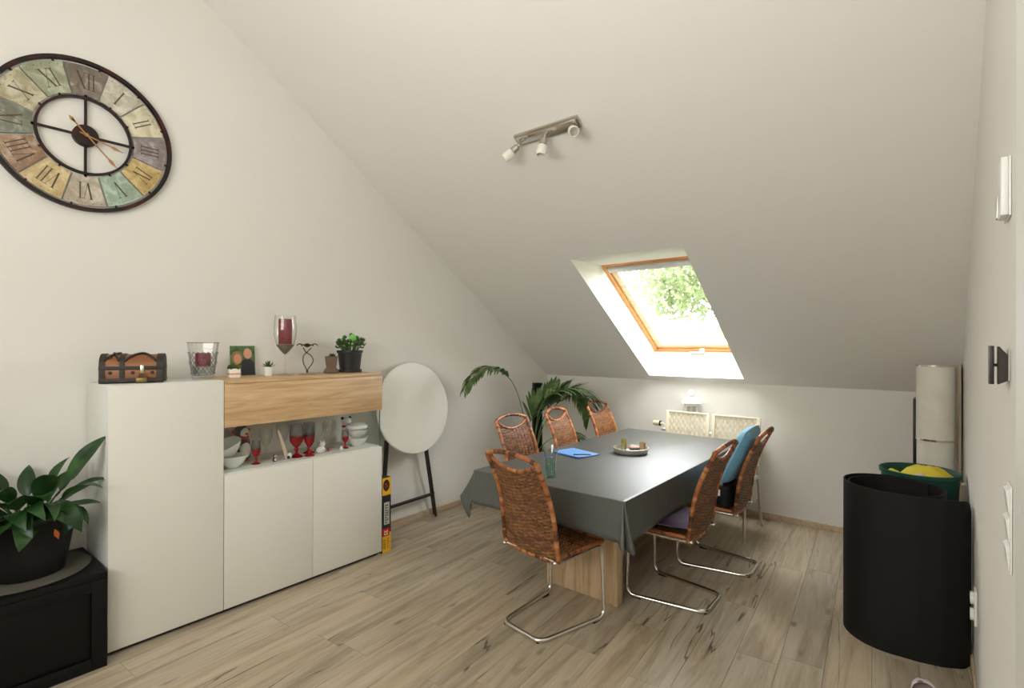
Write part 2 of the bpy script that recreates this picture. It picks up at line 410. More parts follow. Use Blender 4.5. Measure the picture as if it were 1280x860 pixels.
gab = [(YK, 0), (YK, ZK), (YR, ZR), (YB, ZB), (YB, 0)]
struct(MB().prism(gab, lambda y, z: (0, y, z), lambda y, z: (-.12, y, z)).build('wall_left', M_WALL, smooth=False))
struct(MB().prism(gab, lambda y, z: (W, y, z), lambda y, z: (W + .12, y, z)).build('wall_right', M_WALL, smooth=False))
struct(MB().box(-.12, W + .12, YK, YK + .12, -.1, ZK).build('wall_back', M_WALL, smooth=False))
struct(MB().box(-.12, W + .12, YB - .12, YB, -.1, ZB).build('wall_front', M_WALL, smooth=False))
# sloped ceiling with the opening and its plastered reveal
HX0, HX1, HY0, HY1 = 1.360, 2.302, 3.612, 5.139          # opening in the room-side face
WOFF = 0.35; WY0, WY1 = 4.118, 5.285                       # window plane (vertical offset above the room-side face)
cm = MB(); P = lambda x, y, o=0: (x, y, zc(y) + o)
for (a, b, c_, d) in ((0, HX0, YR, YK), (HX1, W, YR, YK), (HX0, HX1, YR, HY0), (HX0, HX1, HY1, YK)):
    cm.add([P(a, c_), P(b, c_), P(b, d), P(a, d)], [(0, 1, 2, 3)])
i4 = [P(HX0, HY0), P(HX1, HY0), P(HX1, HY1), P(HX0, HY1)]; o4 = [P(HX0, WY0, WOFF), P(HX1, WY0, WOFF), P(HX1, WY1, WOFF), P(HX0, WY1, WOFF)]
cm.add(i4 + o4, [(0, 1, 5, 4), (1, 2, 6, 5), (2, 3, 7, 6), (3, 0, 4, 7)])
OO = .46
for (a, b, c_, d) in ((-.12, HX0, YR, YK + .5), (HX1, W + .12, YR, YK + .5), (HX0, HX1, YR, WY0 - .02), (HX0, HX1, WY1 + .03, YK + .5)):
    cm.add([P(a, c_, OO), P(b, c_, OO), P(b, d, OO), P(a, d, OO)], [(0, 1, 2, 3)])
cm.add([(-.12, YK + .12, ZK), (W + .12, YK + .12, ZK), (W + .12, YK + .5, zc(YK + .5) + OO), (-.12, YK + .5, zc(YK + .5) + OO)], [(0, 1, 2, 3)])
cm.add([(-.12, YR, ZR), (W + .12, YR, ZR), (W + .12, YB - .12, ZB - .08), (-.12, YB - .12, ZB - .08)], [(0, 1, 2, 3)])
struct(cm.build('ceiling', M_CEIL, smooth=False, recalc=False))
# baseboards
struct(MB().box(0, .014, -.5, YK, 0, .055, .003).build('baseboard_left', M_BASE, smooth=False))
struct(MB().box(0, W, YK - .014, YK, 0, .052, .003).build('baseboard_back', M_BASE, smooth=False))
struct(MB().box(W - .014, W, 1.2, YK, 0, .055, .003).build('baseboard_right', M_BASE, smooth=False))
struct(MB().box(W - .004, W, 1.15, 1.70, 0, 3.1, .001).build('trim_1', M_TRIM, smooth=False))

# roof window
wsl = V((0, -1, SL)).normalized(); wnm = V((0, SL, 1)).normalized()      # up the slope, outward
WC = V(((HX0 + HX1) / 2, (WY0 + WY1) / 2, zc((WY0 + WY1) / 2) + WOFF)); WH = (WY1 - WY0) / math.cos(math.atan(SL)) / 2; WW = (HX1 - HX0) / 2
MW = Matrix((V((1, 0, 0)), wsl, wnm)).transposed().to_4x4(); MW.translation = WC
win = bpy.data.objects.new('window_1', None); C.objects.link(win); win.matrix_world = MW; struct(win)
def frame(w, h, t, z0, z1, bev=.003):
    m = MB(); m.box(-w, -w + t, -h, h, z0, z1, bev); m.box(w - t, w, -h, h, z0, z1, bev)
    m.box(-w + t, w - t, h - t, h, z0, z1, bev); m.box(-w + t, w - t, -h, -h + t, z0, z1, bev); return m
frame(WW - .001, WH, .034, -.002, .10).build('window_frame', M_PINE, win, smooth=False)
sash = frame(WW - .036, WH - .036, .062, .022, .085).build('sash', wood_mat('pine_sash', [lin(226, 196, 150), lin(238, 214, 172), lin(244, 226, 190)], axis=0), win, smooth=False)  # paler pine than the frame: daylight on the sash put into its colour
MB().box(-WW + .09, WW - .09, -WH + .09, WH - .09, .05, .056).build('pane', M_PANE, sash, smooth=False)
MB().box(-WW + .045, WW - .045, WH - .10, WH - .045, -.02, .03, .01).build('blind_cassette', mat('cassette_grey', lin(206, 206, 200), .4), win)
hd = MB(); hd.box(-.085, .04, -WH + .012, -WH + .03, -.035, -.012, .006); hd.box(.015, .065, -WH + .01, -WH + .04, -.03, .02, .006)
hd.build('window_handle', M_PLASTIC, win)

# ------------------------------------------------------------------ wall clock
ck = thing('wall_clock', 'large round open-frame wall clock with twelve pastel dial panels and Roman numerals', 'clock', (0, .735, 2.757))
def cp(r, deg, n): a = math.radians(deg); return (n, r * math.sin(a), r * math.cos(a))
def ring(r0, r1, n0, n1, seg=96):
    m = MB(); vs = []
    for i in range(seg):
        d = 360 * i / seg; vs += [cp(r0, d, n0), cp(r1, d, n0), cp(r1, d, n1), cp(r0, d, n1)]
    fs = []
    for i in range(seg):
        j = (i + 1) % seg
        for k in range(4): fs.append((4 * i + k, 4 * i + (k + 1) % 4, 4 * j + (k + 1) % 4, 4 * j + k))
    return m.add(vs, fs)
M_CLK = mat('clock_black_metal', lin(30, 22, 20), .5, metal=.3)
_t = NT(M_CLK); _n = _t.noise(_t.coords(), 12, 3); _t.base(_t.ramp(_n, [(.45, lin(28, 22, 20)), (.72, lin(72, 26, 24))]))
ring(.398, .418, .012, .036).build('outer_ring', M_CLK, ck)
ring(.203, .215, .012, .032).build('inner_ring', M_CLK, ck)
sp = []
for d in (0, 90, 180, 270):
    a = math.radians(d); c_, s_ = math.cos(a), math.sin(a); m = MB()
    q = lambda u, v, n: (n, u * c_ + v * s_, -u * s_ + v * c_)
    m.add([q(x, y, n) for n in (.014, .026) for (x, y) in ((-.006, .03), (.006, .03), (.006, .226), (-.006, .226))], [(0, 1, 2, 3), (7, 6, 5, 4), (0, 4, 5, 1), (1, 5, 6, 2), (2, 6, 7, 3), (3, 7, 4, 0)])
    m.build('spoke', M_CLK, ck, smooth=False)
MX = Matrix(((0, 0, 1), (1, 0, 0), (0, 1, 0))).to_4x4()      # lathe axis along the wall normal
MB().lathe([(.058, .002), (.058, .034), (.054, .038)], 32, M=MX).build('hub', M_CLK, ck)
tabs = MB()
for k in range(12):
    for r0, r1 in ((.384, .400), (.212, .228)):
        dd = 30 * k + (0 if r0 < .3 else 15 - 6)
        w = .6 if r0 > .3 else 1.1
        tabs.add([cp(r, dd + e, n) for n in (.016, .026) for (r, e) in ((r0, -w), (r0, w), (r1, w), (r1, -w))], [(0, 1, 2, 3), (7, 6, 5, 4), (0, 4, 5, 1), (1, 5, 6, 2), (2, 6, 7, 3), (3, 7, 4, 0)])
_k = tabs.build('mounting_tabs', M_CLK, ck, smooth=False); _k['kind'] = 'stuff'
def panel_mat():
    m = mat('aged_dial_print', (1, 1, 1, 1), .6); t = NT(m); oi = t.node('ShaderNodeObjectInfo')
    v = t.coords(rnd=True); n = t.noise(v, 14, 5, .6, .6); n2 = t.noise(v, 46, 4)
    dk = t.mix(1.0, oi.outputs['Color'], (.66, .62, .56, 1), 'MULTIPLY'); lt = t.mix(.35, oi.outputs['Color'], (.85, .82, .72, 1))
    c = t.mix(t.ramp(n, [(.38, g1(0)), (.62, g1(1))]), dk, oi.outputs['Color']); c = t.mix(t.ramp(n, [(.5, g1(0)), (.75, g1(1))]), c, lt)
    c = t.mix(t.ramp(n2, [(.62, g1(0)), (.72, g1(.55))]), c, dk); t.base(c); return m
M_PANEL = panel_mat(); M_NUM = mat('numeral_brown', lin(84, 70, 56), .6); M_PEDGE = mat('panel_pale_edge', lin(214, 212, 204), .6)
pcol = [(140, 128, 118), (208, 204, 190), (218, 210, 182), (152, 143, 146), (208, 182, 122), (170, 194, 178), (198, 188, 172), (216, 194, 146), (164, 134, 108), (134, 140, 124), (188, 182, 152), (168, 174, 146)]
roman = ['XII', 'I', 'II', 'III', 'IV', 'V', 'VI', 'VII', 'VIII', 'IX', 'X', 'XI']
def numeral(word, deg):
    m = MB(); a = math.radians(deg); ca_, sa_ = math.cos(a), math.sin(a); Hh = .088; wd = {'I': .021, 'V': .046, 'X': .048}
    tot = sum(wd[ch] for ch in word); x = -tot / 2; R0 = .305 - Hh / 2
    def q(u, v, n): r = R0 + v; return (n, u * ca_ + r * sa_, -u * sa_ + r * ca_)
    def stroke(x0, y0, x1, y1, w):
        d = V((x1 - x0, y1 - y0)).normalized(); p = V((-d.y, d.x)) * w / 2
        pts = [(x0 - p.x, y0 - p.y), (x1 - p.x, y1 - p.y), (x1 + p.x, y1 + p.y), (x0 + p.x, y0 + p.y)]
        m.prism(pts, lambda u, v: q(u, v, .0232), lambda u, v: q(u, v, .0242))
    for ch in word:
        w = wd[ch]; cx = x + w / 2
        if ch == 'I': stroke(cx, 0, cx, Hh, .0058); sr = [(cx, 0), (cx, Hh)]
        if ch == 'V': stroke(cx - w * .36, Hh, cx, 0, .0075); stroke(cx + w * .36, Hh, cx, 0, .002); sr = [(cx - w * .36, Hh), (cx + w * .36, Hh)]
        if ch == 'X': stroke(cx - w * .36, Hh, cx + w * .36, 0, .0075); stroke(cx + w * .36, Hh, cx - w * .36, 0, .002); sr = [(cx - w * .36, Hh), (cx + w * .36, Hh), (cx - w * .36, 0), (cx + w * .36, 0)]
        for (sx_, sy_) in sr: stroke(sx_ - .008, sy_, sx_ + .008, sy_, .0028)
        x += w
    for j in range(5):
        e = deg - 11.2 + 5.6 * j; c0 = cp(.373, e, 0)
        m.add([(n, c0[1] + dy, c0[2] + dz) for n in (.0232, .0242) for dy, dz in ((-.0028, 0), (0, -.0028), (.0028, 0), (0, .0028))], [(0, 1, 2, 3), (7, 6, 5, 4), (0, 4, 5, 1), (1, 5, 6, 2), (2, 6, 7, 3), (3, 7, 4, 0)])
    return m
for k in range(12):
    m = MB(); n = 8; pts = [(.387, 30 * k - 14.4 + 28.8 * i / n) for i in range(n + 1)] + [(.224, 30 * k + 13.9 - 27.8 * i / n) for i in range(n + 1)]
    m.prism(pts, lambda r, d: cp(r, d, .017), lambda r, d: cp(r, d, .023))
    o = m.build('dial_panel', M_PANEL, ck, smooth=False); o.color = lin(*pcol[k])
    _k = numeral(roman[k], 30 * k).build('numeral', M_NUM, o, smooth=False); _k['kind'] = 'stuff'
M_HAND = mat('brass_hands', lin(176, 132, 86), .35, metal=.6)
def hand(name, L, deg, tail, n, spade):
    a = math.radians(deg); ca_, sa_ = math.cos(a), math.sin(a); q = lambda u, v, z: (z, u * ca_ + v * sa_, -u * sa_ + v * ca_)
    m = MB(); w = .0035
    prof = [(-w, -tail), (w, -tail), (w, spade - .02), (.009, spade), (.002, spade + .028), (.001, L), (-.001, L), (-.002, spade + .028), (-.009, spade), (-w, spade - .02)]
    m.prism(prof, lambda u, v: q(u, v, n), lambda u, v: q(u, v, n + .003))
    if tail > .05: m.prism([(0, -tail - .02), (.010, -tail), (.004, -tail + .02), (-.004, -tail + .02), (-.010, -tail)], lambda u, v: q(u, v, n), lambda u, v: q(u, v, n + .003))
    return m.build(name, M_HAND, ck, smooth=False)
hand('hour_hand', .178, 107, .03, .040, .135)
hand('minute_hand', .205, 137.5, .095, .045, .165)
MB().lathe([(.010, .034), (.010, .050)], 12, M=MX).build('hand_boss', M_HAND, ck)

# ------------------------------------------------------------------ highboard
hb = thing('highboard', 'white highboard with oak flap, tall left door and open glass display niche', 'cabinet', (0, 0, 0))
D0 = .016; FX = .426; Y0, Y1, Y2 = .748, 1.305, 2.438; HT = 1.385; ZS = .828; ZO = 1.106
cb = MB(); cb.box(D0, FX - .02, Y0, Y1 - .001, .03, HT, .002); cb.build('tall_carcass', M_WHITEB, hb)
cb = MB(); cb.box(D0, FX - .02, Y1, Y2 - .004, .03, ZS, .002); cb.build('base_carcass', M_WHITEB, hb)
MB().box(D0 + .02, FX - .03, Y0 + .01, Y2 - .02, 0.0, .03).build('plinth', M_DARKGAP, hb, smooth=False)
MB().box(FX - .0185, FX, Y0 + .0005, Y1 - .002, .024, HT - .002, .002).build('tall_door', M_WHITE, hb)
ym = 1.873
for a, b in ((Y1 + .002, ym - .0015), (ym + .0015, Y2 - .001)):
    MB().box(FX - .0185, FX, a, b, .024, ZS - .006, .002).build('door', M_WHITE, hb)
MB().box(D0, FX - .02, Y1 + .001, Y2, ZO, HT, .001).build('oak_box', M_OAK, hb, smooth=False)
MB().box(FX - .0185, FX, Y1 + .002, Y2, ZO - .004, HT - .024, .0015).build('oak_flap', M_OAK, hb)
MB().box(FX - .0185, FX, Y1 + .002, Y2, HT - .022, HT, .0015).build('oak_top_edge', M_OAK, hb)
MB().box(D0, D0 + .012, Y1 + .001, Y2 - .13, ZS, ZO).build('niche_back_panel', M_WHITE, hb, smooth=False)
MB().box(D0 + .014, FX - .02, Y2 - .016, Y2 - .010, ZS + .001, ZO - .001).build('glass_side', M_VITR, hb, smooth=False)
MB().box(FX - .012, FX - .007, Y1 + .004, Y2 - .018, ZS + .001, ZO - .006).build('glass_front', M_VITR, hb, smooth=False)
MB().box(FX - .013, FX - .006, Y2 - .018, Y2 - .014, ZS + .001, ZO - .005).build('glass_edge', mat('glass_edge_green', lin(90, 104, 96), .3), hb, smooth=False)

# ------------------------------------------------------------------ black low cabinet, round mat, peace lily
bc = thing('low_cabinet', 'black low cabinet with an inset front panel at left of the highboard', 'cabinet', (0, 0, 0))
BX, BY0, BY1, BZ = .5, -.85, .731, .47
MB().box(.016, BX - .02, BY0, BY1, .0, BZ - .03, .002).build('carcass', M_BLACK, bc)
MB().box(.016, BX, BY0 - .005, BY1, BZ - .03, BZ, .003).build('top_board', M_BLACK, bc)
fr = MB(); w = .062
fr.box(BX - .02, BX, BY1 - w, BY1, 0, BZ - .031, .002); fr.box(BX - .02, BX, BY0, BY0 + w, 0, BZ - .031, .002)
fr.box(BX - .02, BX, BY0 + w, BY1 - w, BZ - .031 - .055, BZ - .031, .002); fr.box(BX - .02, BX, BY0 + w, BY1 - w, 0, .06, .002)
fr.build('front_frame', M_BLACK, bc)
MB().box(BX - .0195, BX - .011, BY0 + w, BY1 - w, .06, BZ - .086, .001).build('inset_panel', M_BLACKGL, bc)
pm = MB().lathe([(.262, 0), (.266, .003), (.266, .006), (.262, .008)], 48, (.215, .455, BZ + .001)).build('round_mat', cloth_mat('grey_felt', lin(88, 84, 74), .9), angle=60)
tag(pm, 'round grey felt mat under the dark plant pot on the black cabinet', 'mat')
pl = thing('peace_lily', 'leafy dark green houseplant in a charcoal pot on the black low cabinet', 'plant', (.265, .475, BZ + .0095))
MB().lathe([(.005, .0), (.125, .0), (.134, .006), (.150, .09), (.166, .19), (.178, .272), (.170, .272), (.155, .2), (.15, .23), (.004, .232)], 40, cap0=True, cap1=False, sx=.92).build('pot', M_POT, pl, angle=50)
MB().lathe([(.004, .235), (.162, .232)], 24, cap0=False, cap1=False, sx=.92).build('soil', M_SOIL, pl)
def leaf_mesh(L, Wd, droop, fold=.25, wave=0.0, nl=9, tint=.3):
    m = MB()
    def fn(u, v):
        s = (u - .5) * 2; w = Wd / 2 * (math.sin(PI * min(1, v ** .8)) ** .8 if 0 < v < 1 else 0.0) * (1 - .15 * v)
        ang = droop * v * v; x = L * (math.sin(ang) / ang * v if ang > 1e-4 else v); z = -L * v * (1 - math.cos(ang)) / max(ang, 1e-4)
        return (x, s * w, z + fold * abs(s) * w + wave * math.sin(v * 9 + s * 2) * w)
    m.grid(fn, 4, nl, tint); return m
ll = [  # azimuth, elevation, stem height, leaf length, width, droop
    (5, 52, .12, .25, .095, .5), (62, 60, .17, .27, .105, .3), (70, 26, .12, .17, .06, .5), (88, 36, .06, .14, .06, .4), (48, 14, .05, .17, .06, .3), (62, 6, .06, .16, .05, .5),
    (30, 8, .03, .18, .13, 1.3), (-10, 2, .02, .19, .12, 1.4), (-60, 24, .10, .28, .09, .8), (-85, 34, .11, .30, .085, .7), (-110, 46, .10, .28, .08, .8), (-75, 8, .06, .25, .10, 1.0),
    (-40, -4, .03, .24, .12, 1.1), (140, 62, .10, .20, .08, .5), (-150, 64, .10, .20, .08, .5), (175, 66, .08, .18, .08, .4), (-30, 48, .12, .24, .08, 1.0), (40, 40, .10, .22, .075, .9),
    (110, 60, .10, .20, .07, .6), (-95, 62, .13, .26, .075, .8), (20, 66, .12, .18, .07, .5), (-20, 22, .06, .22, .10, 1.2), (50, -2, .04, .16, .09, 1.1)]
for _k in range(17):
    _az = random.choice((random.uniform(-120, 30), random.uniform(-110, 40))); ll.append((_az, random.uniform(-8, 45), random.uniform(.01, .11), random.uniform(.17, .26), random.uniform(.06, .11), random.uniform(.5, 1.4)))
stems = MB()
for i, (az, el, sh, L, Wd, dr) in enumerate(ll):
    a = math.radians(az); e = math.radians(el); r0 = .03 + .05 * random.random()
    b0 = V((r0 * math.cos(a) * .7, r0 * math.sin(a) * .7, .232)); tip = V(((r0 + .05 + sh * .3) * math.cos(a), (r0 + .05 + sh * .3) * math.sin(a), .262 + sh))
    stems.tube(smoothpath([b0, b0.lerp(tip, .5) + V((0, 0, .02)), tip], 4), .0035, 5)
    o = leaf_mesh(L, Wd, dr, .3, .06, tint=(.9 if i in (17, 20) else .15 + .2 * random.random())).build('leaf', M_LILY, pl, angle=80)
    d = V((math.cos(a) * math.cos(e), math.sin(a) * math.cos(e), math.sin(e))); y = V((-math.sin(a), math.cos(a), 0)); z = d.cross(y)
    o.matrix_local = Matrix.Translation(tip) @ Matrix((d, y, z)).transposed().to_4x4() @ Matrix.Rotation((.9 if i == 1 else random.uniform(-.5, .5)), 4, 'X')
stems.build('stems', M_LILY, pl)
o = MB(); o.grid(lambda u, v: (.001 + .004 * math.sin(6 * v), (u - .5) * .022 * math.sin(PI * min(1, v + .06)) + .018 * v, -.055 * v), 2, 6)
o = o.build('withered_leaf', M_ORANGELEAF, pl); o.location = (.158, .068, .232); o.rotation_euler = (0, .06, .2)

# ------------------------------------------------------------------ objects on the highboard
# treasure chest
tc = thing('treasure_chest', 'small wooden treasure chest with dark straps and padlock on the highboard', 'box', (.215, .915, HT + .0005), math.radians(-22))
def wall(): pass
M_CHEST = wood_mat('chest_wood', [lin(104, 62, 34), lin(138, 86, 48), lin(166, 112, 68)], axis=1)
M_STRAP = mat('dark_strap', lin(46, 38, 32), .6)
cw, cd, chh = .140, .088, .085
MB().box(-cd, cd, -cw, cw, .014, chh, .003).build('body', M_CHEST, tc)
def lid(r0, a0=0, y0=-cw, y1=cw, n=12):
    pr_ = [(r0 * math.cos(PI * i / n), chh + .072 * (r0 / cd) * math.sin(PI * i / n) ** .8) for i in range(n + 1)]
    return MB().prism(pr_, lambda x, z: (x, y0, z), lambda x, z: (x, y1, z))
lid(cd, 0).build('lid', M_CHEST, tc, angle=30)
for (a, b) in ((-cw - .004, -cw + .022), (-.056, -.032), (cw - .03, cw + .004)):
    s_ = lid(cd + .005, 0, a, b); s_.box(-cd - .005, cd + .005, a, b, .006, chh, .001); s_.build('strap', M_STRAP, tc, angle=30)
s_ = MB(); s_.box(-cd - .006, cd + .006, -cw - .005, cw + .005, chh - .012, chh + .008, .002); s_.box(-cd - .006, cd + .006, -cw - .005, cw + .005, .006, .028, .002); s_.build('band', M_STRAP, tc)
dg = MB()
for y0, y1 in ((-.034, .04), (.11, .04), (-.125, -.06), (-.056, -.09)):      # diagonal straps over the lid
    pts = []
    for i in range(9):
        t = .12 + .38 * i / 8; a = PI * t; pts.append(V(((cd + .003) * math.cos(a), y0 + (y1 - y0) * i / 8, chh + .003 + .074 * math.sin(a) ** .8)))
    dg.tube(pts, .0065, 6)
dg.build('lid_strap', M_STRAP, tc)
for y in (-.096, .004, .092): MB().sphere((cd + .002, y, .057), .009, sx=.5).build('stud', M_STRAP, tc)
MB().sphere((cd - .026, -.098, chh + .052), .009).build('stud', M_STRAP, tc)
for sx_ in (-1, 1):
    for sy_ in (-1, 1): MB().box(sx_ * (cd - .012) - .014, sx_ * (cd - .012) + .014, sy_ * (cw - .014) - .018, sy_ * (cw - .014) + .018, 0, .0125, .003).build('foot', M_STRAP, tc)
hs = MB(); hs.box(cd + .004, cd + .011, .038, .056, .052, .098, .002).build('hasp', M_STEEL, tc)
M_BRASS = mat('old_brass', lin(120, 104, 58), .4, metal=.7)
lk = MB(); lk.box(cd + .010, cd + .024, .020, .072, .004, .030, .004); lk.tube(smoothpath([(cd + .017, .030, .026), (cd + .017, .036, .050), (cd + .017, .058, .050), (cd + .017, .064, .026)], 4), .004, 6)
lk.build('padlock', M_BRASS, tc)

# big glass tumbler with a candle
vg = thing('glass_vase', 'large faceted glass tumbler with a maroon candle on the white highboard top', 'vase', (.2, 1.272, HT + .0005))
def facet(prof, n, k): return MB().lathe(prof, n)
MB().lathe([(.056, 0), (.060, .004), (.068, .07), (.078, .15), (.088, .222), (.084, .222), (.074, .15), (.064, .07), (.056, .022), (.004, .02)], 9, cap1=False).build('bowl', M_GLASS, vg, smooth=False)
fg = MB()
for k in range(9):
    a0 = 2 * PI * k / 9
    for (za, zb, ra, rb) in ((.03, .10, .0635, .0735), (.10, .165, .0735, .0812)):
        fg.tube([(ra * math.cos(a0), ra * math.sin(a0), za), (rb * math.cos(a0 + 2 * PI / 9), rb * math.sin(a0 + 2 * PI / 9), zb)], .0038, 6)
        fg.tube([(ra * math.cos(a0 + 2 * PI / 9), ra * math.sin(a0 + 2 * PI / 9), za), (rb * math.cos(a0), rb * math.sin(a0), zb)], .0038, 6)
fg.build('cut_facets', M_GLASSS, vg)
MB().lathe([(.086, .219), (.0885, .222), (.086, .2245), (.0835, .222), (.086, .219)], 36, cap0=False, cap1=False).build('lip', M_GLASSS, vg)
MB().lathe([(.052, .021), (.058, .078)], 9).build('gravel', glass('gravel_glass', (.82, .84, .8, 1), (.45, .48, .45, 1), .1, .5, 1.5), vg, smooth=False)
MB().lathe([(.040, .079), (.042, .083), (.042, .158), (.038, .16), (.004, .157)], 24, cap1=False).build('candle', M_MAROON, vg)

# photograph
ph = thing('photo_print', 'photo print of two people before a green background leaning on the wall', 'photo', (.045, 1.578, HT + .001), 0)
ph.rotation_euler = (0, math.radians(-8), math.radians(-10))
MB().box(-.004, 0, -.079, .079, 0, .205).build('backing', M_PLASTIC, ph, smooth=False)
def flat(poly, x, name, m): return MB().add([(x, p[0], p[1]) for p in poly], [tuple(range(len(poly)))]).build(name, m, ph, smooth=False)
def ell(cy, cz, a, b, n=20): return [(cy + a * math.cos(2 * PI * i / n), cz + b * math.sin(2 * PI * i / n)) for i in range(n)]
def pic_mat():
    m = mat('photo_green', lin(70, 104, 58), .35); t = NT(m); n = t.noise(t.coords(), 16, 3); t.base(t.ramp(n, [(.35, lin(38, 72, 36)), (.6, lin(92, 130, 76))])); return m
flat([(-.078, .001), (.078, .001), (.078, .204), (-.078, .204)], .0006, 'printed_background', pic_mat())
flat([(-.012, .002), (.074, .002), (.072, .085), (.05, .112), (.012, .112), (-.008, .09)], .0010, 'printed_dark_shirt', mat('print_black', lin(34, 34, 42), .35))
flat([(-.076, .002), (-.012, .002), (-.014, .066), (-.04, .082), (-.07, .07)], .0011, 'printed_pale_shirt', mat('print_beige', lin(176, 158, 140), .35))
flat(ell(-.036, .122, .034, .046), .0012, 'printed_hair', mat('print_hair', lin(150, 112, 70), .35))
flat(ell(-.032, .114, .024, .034), .0015, 'printed_face', mat('print_skin', lin(212, 152, 122), .35))
flat(ell(.032, .150, .026, .036), .0015, 'printed_face', bpy.data.materials['print_skin'])
# small square pot
sp_ = thing('moss_pot', 'small square white pot with orange band holding green moss, before the photo', 'plant', (.205, 1.452, HT + .0005), math.radians(-12))
MB().box(-.030, .030, -.032, .032, 0, .058, .004).build('pot', M_PLASTIC, sp_)
MB().box(-.031, .031, -.033, .033, .018, .030, .002).build('band', mat('orange_band', lin(226, 150, 112), .5), sp_)
mo = MB()
for k in range(26): mo.sphere((random.uniform(-.026, .026), random.uniform(-.028, .028), .060 + random.uniform(0, .012)), .012, n=7, m=5, tint=random.random() * .4)
mo.build('moss', leaf_mat('moss', lin(60, 72, 20), lin(84, 94, 30), lin(120, 126, 50), .9, .1), sp_)
# small succulent
def rosette(m, c, n, L, w, el0, el1, tint=.2):
    for k in range(n):
        a = 2.39996 * k; e = math.radians(el0 + (el1 - el0) * k / max(1, n - 1)); d = V((math.cos(a) * math.cos(e), math.sin(a) * math.cos(e), math.sin(e)))
        y = V((-math.sin(a), math.cos(a), 0)); z = d.cross(y); c0 = V(c); vs = []
        for (t, ww) in ((0, .55), (.35, 1), (.7, .75), (1, .05)):
            for (u, h) in ((-1, 0), (0, -.5), (1, 0), (0, .35)): vs.append(c0 + d * L * t + y * u * w * ww + z * h * w * ww)
        fs = [(0, 1, 2, 3)]
        for j in range(3):
            for i in range(4): fs.append((4 * j + i, 4 * j + (i + 1) % 4, 4 * j + 4 + (i + 1) % 4, 4 * j + 4 + i))
        fs.append((12, 13, 14, 15)); m.add(vs, fs, tint + .3 * random.random())
su = thing('succulent', 'tiny succulent in a smooth white pot right of the photo print', 'plant', (.2, 1.676, HT + .0005))
MB().lathe([(.022, 0), (.025, .003), (.029, .062), (.026, .062), (.024, .05), (.003, .05)], 24, cap1=False).build('pot', M_CERAM, su)
m = MB(); rosette(m, (0, 0, .052), 18, .056, .0065, 18, 80); m.build('leaves', M_DSUCC, su)
# tall wine glass with candle
gb = thing('candle_goblet', 'very tall stemmed glass holding a maroon pillar candle over grey sand', 'candle', (.2, 1.792, HT + .0005))
MB().lathe([(.055, 0), (.056, .003), (.02, .008), (.006, .016), (.005, .12), (.010, .138), (.030, .165), (.058, .205), (.072, .27), (.074, .33), (.066, .415), (.0645, .415), (.0725, .33), (.0705, .27), (.0565, .207), (.028, .168), (.004, .142)], 36, cap1=False).build('glass', M_GLASS, gb)
MB().lathe([(.003, .144), (.027, .169), (.0555, .208), (.057, .212), (.003, .213)], 28).build('sand', M_GRAVEL, gb)
MB().lathe([(.042, .2135), (.0435, .217), (.0435, .386), (.040, .389), (.004, .386)], 28, cap1=False).build('candle', M_MAROON, gb)
# wire candle holder
wh = thing('candle_holder', 'wire candle holder with twisted stem and flower-shaped metal cup', 'candle holder', (.2, 1.955, HT + .0005))
MB().lathe([(.060, 0), (.064, .003), (.058, .008), (.004, .010)], 32, cap1=False).build('base', M_STEEL, wh)
for s_ in (-1, 1):
    pts = [(0, s_ * .004, .008), (0, s_ * .006, .035), (.01, s_ * .032, .075), (.012, s_ * .038, .105), (0, s_ * .026, .135), (-.01, -s_ * .004, .157), (-.004, -s_ * .022, .178), (0, -s_ * .030, .190)]
    MB().tube(smoothpath(pts, 6), .0032, 6).build('twisted_wire', M_DARKMET, wh)
fl_ = MB()
for k in range(6):
    a = 2 * PI * k / 6
    def fn(u, v, a=a):
        r = .006 + .066 * v; w = .030 * math.sin(PI * min(1, .12 + .8 * v)); s = (u - .5) * 2
        z = .192 + .022 * math.sin(min(1, v * 1.25) * PI / 2) - (.014 * max(0, v - .75) * 4); p = V((r, s * w, z + .008 * s * s))
        return (p.x * math.cos(a) - p.y * math.sin(a), p.x * math.sin(a) + p.y * math.cos(a), p.z)
    fl_.grid(fn, 4, 6)
fl_.build('flower_cup', M_DARKMET, wh)
MB().lathe([(.02, .206), (.022, .222), (.019, .222), (.017, .208), (.003, .207)], 20, cap1=False).build('tealight', M_FROST, wh)
# small plain brown planter
bp = thing('brown_planter', 'small plain brown clay planter with a dark succulent beside the black pot', 'plant', (.205, 2.143, HT + .0005))
MB().lathe([(.052, 0), (.056, .012), (.044, .03), (.034, .045), (.040, .07), (.044, .105), (.046, .125), (.040, .125), (.037, .11), (.003, .11)], 20, cap1=False).build('pot', M_BROWNPOT, bp)
m = MB(); rosette(m, (0, .008, .112), 16, .042, .010, 12, 70); m.build('leaves', M_DSUCC, bp)
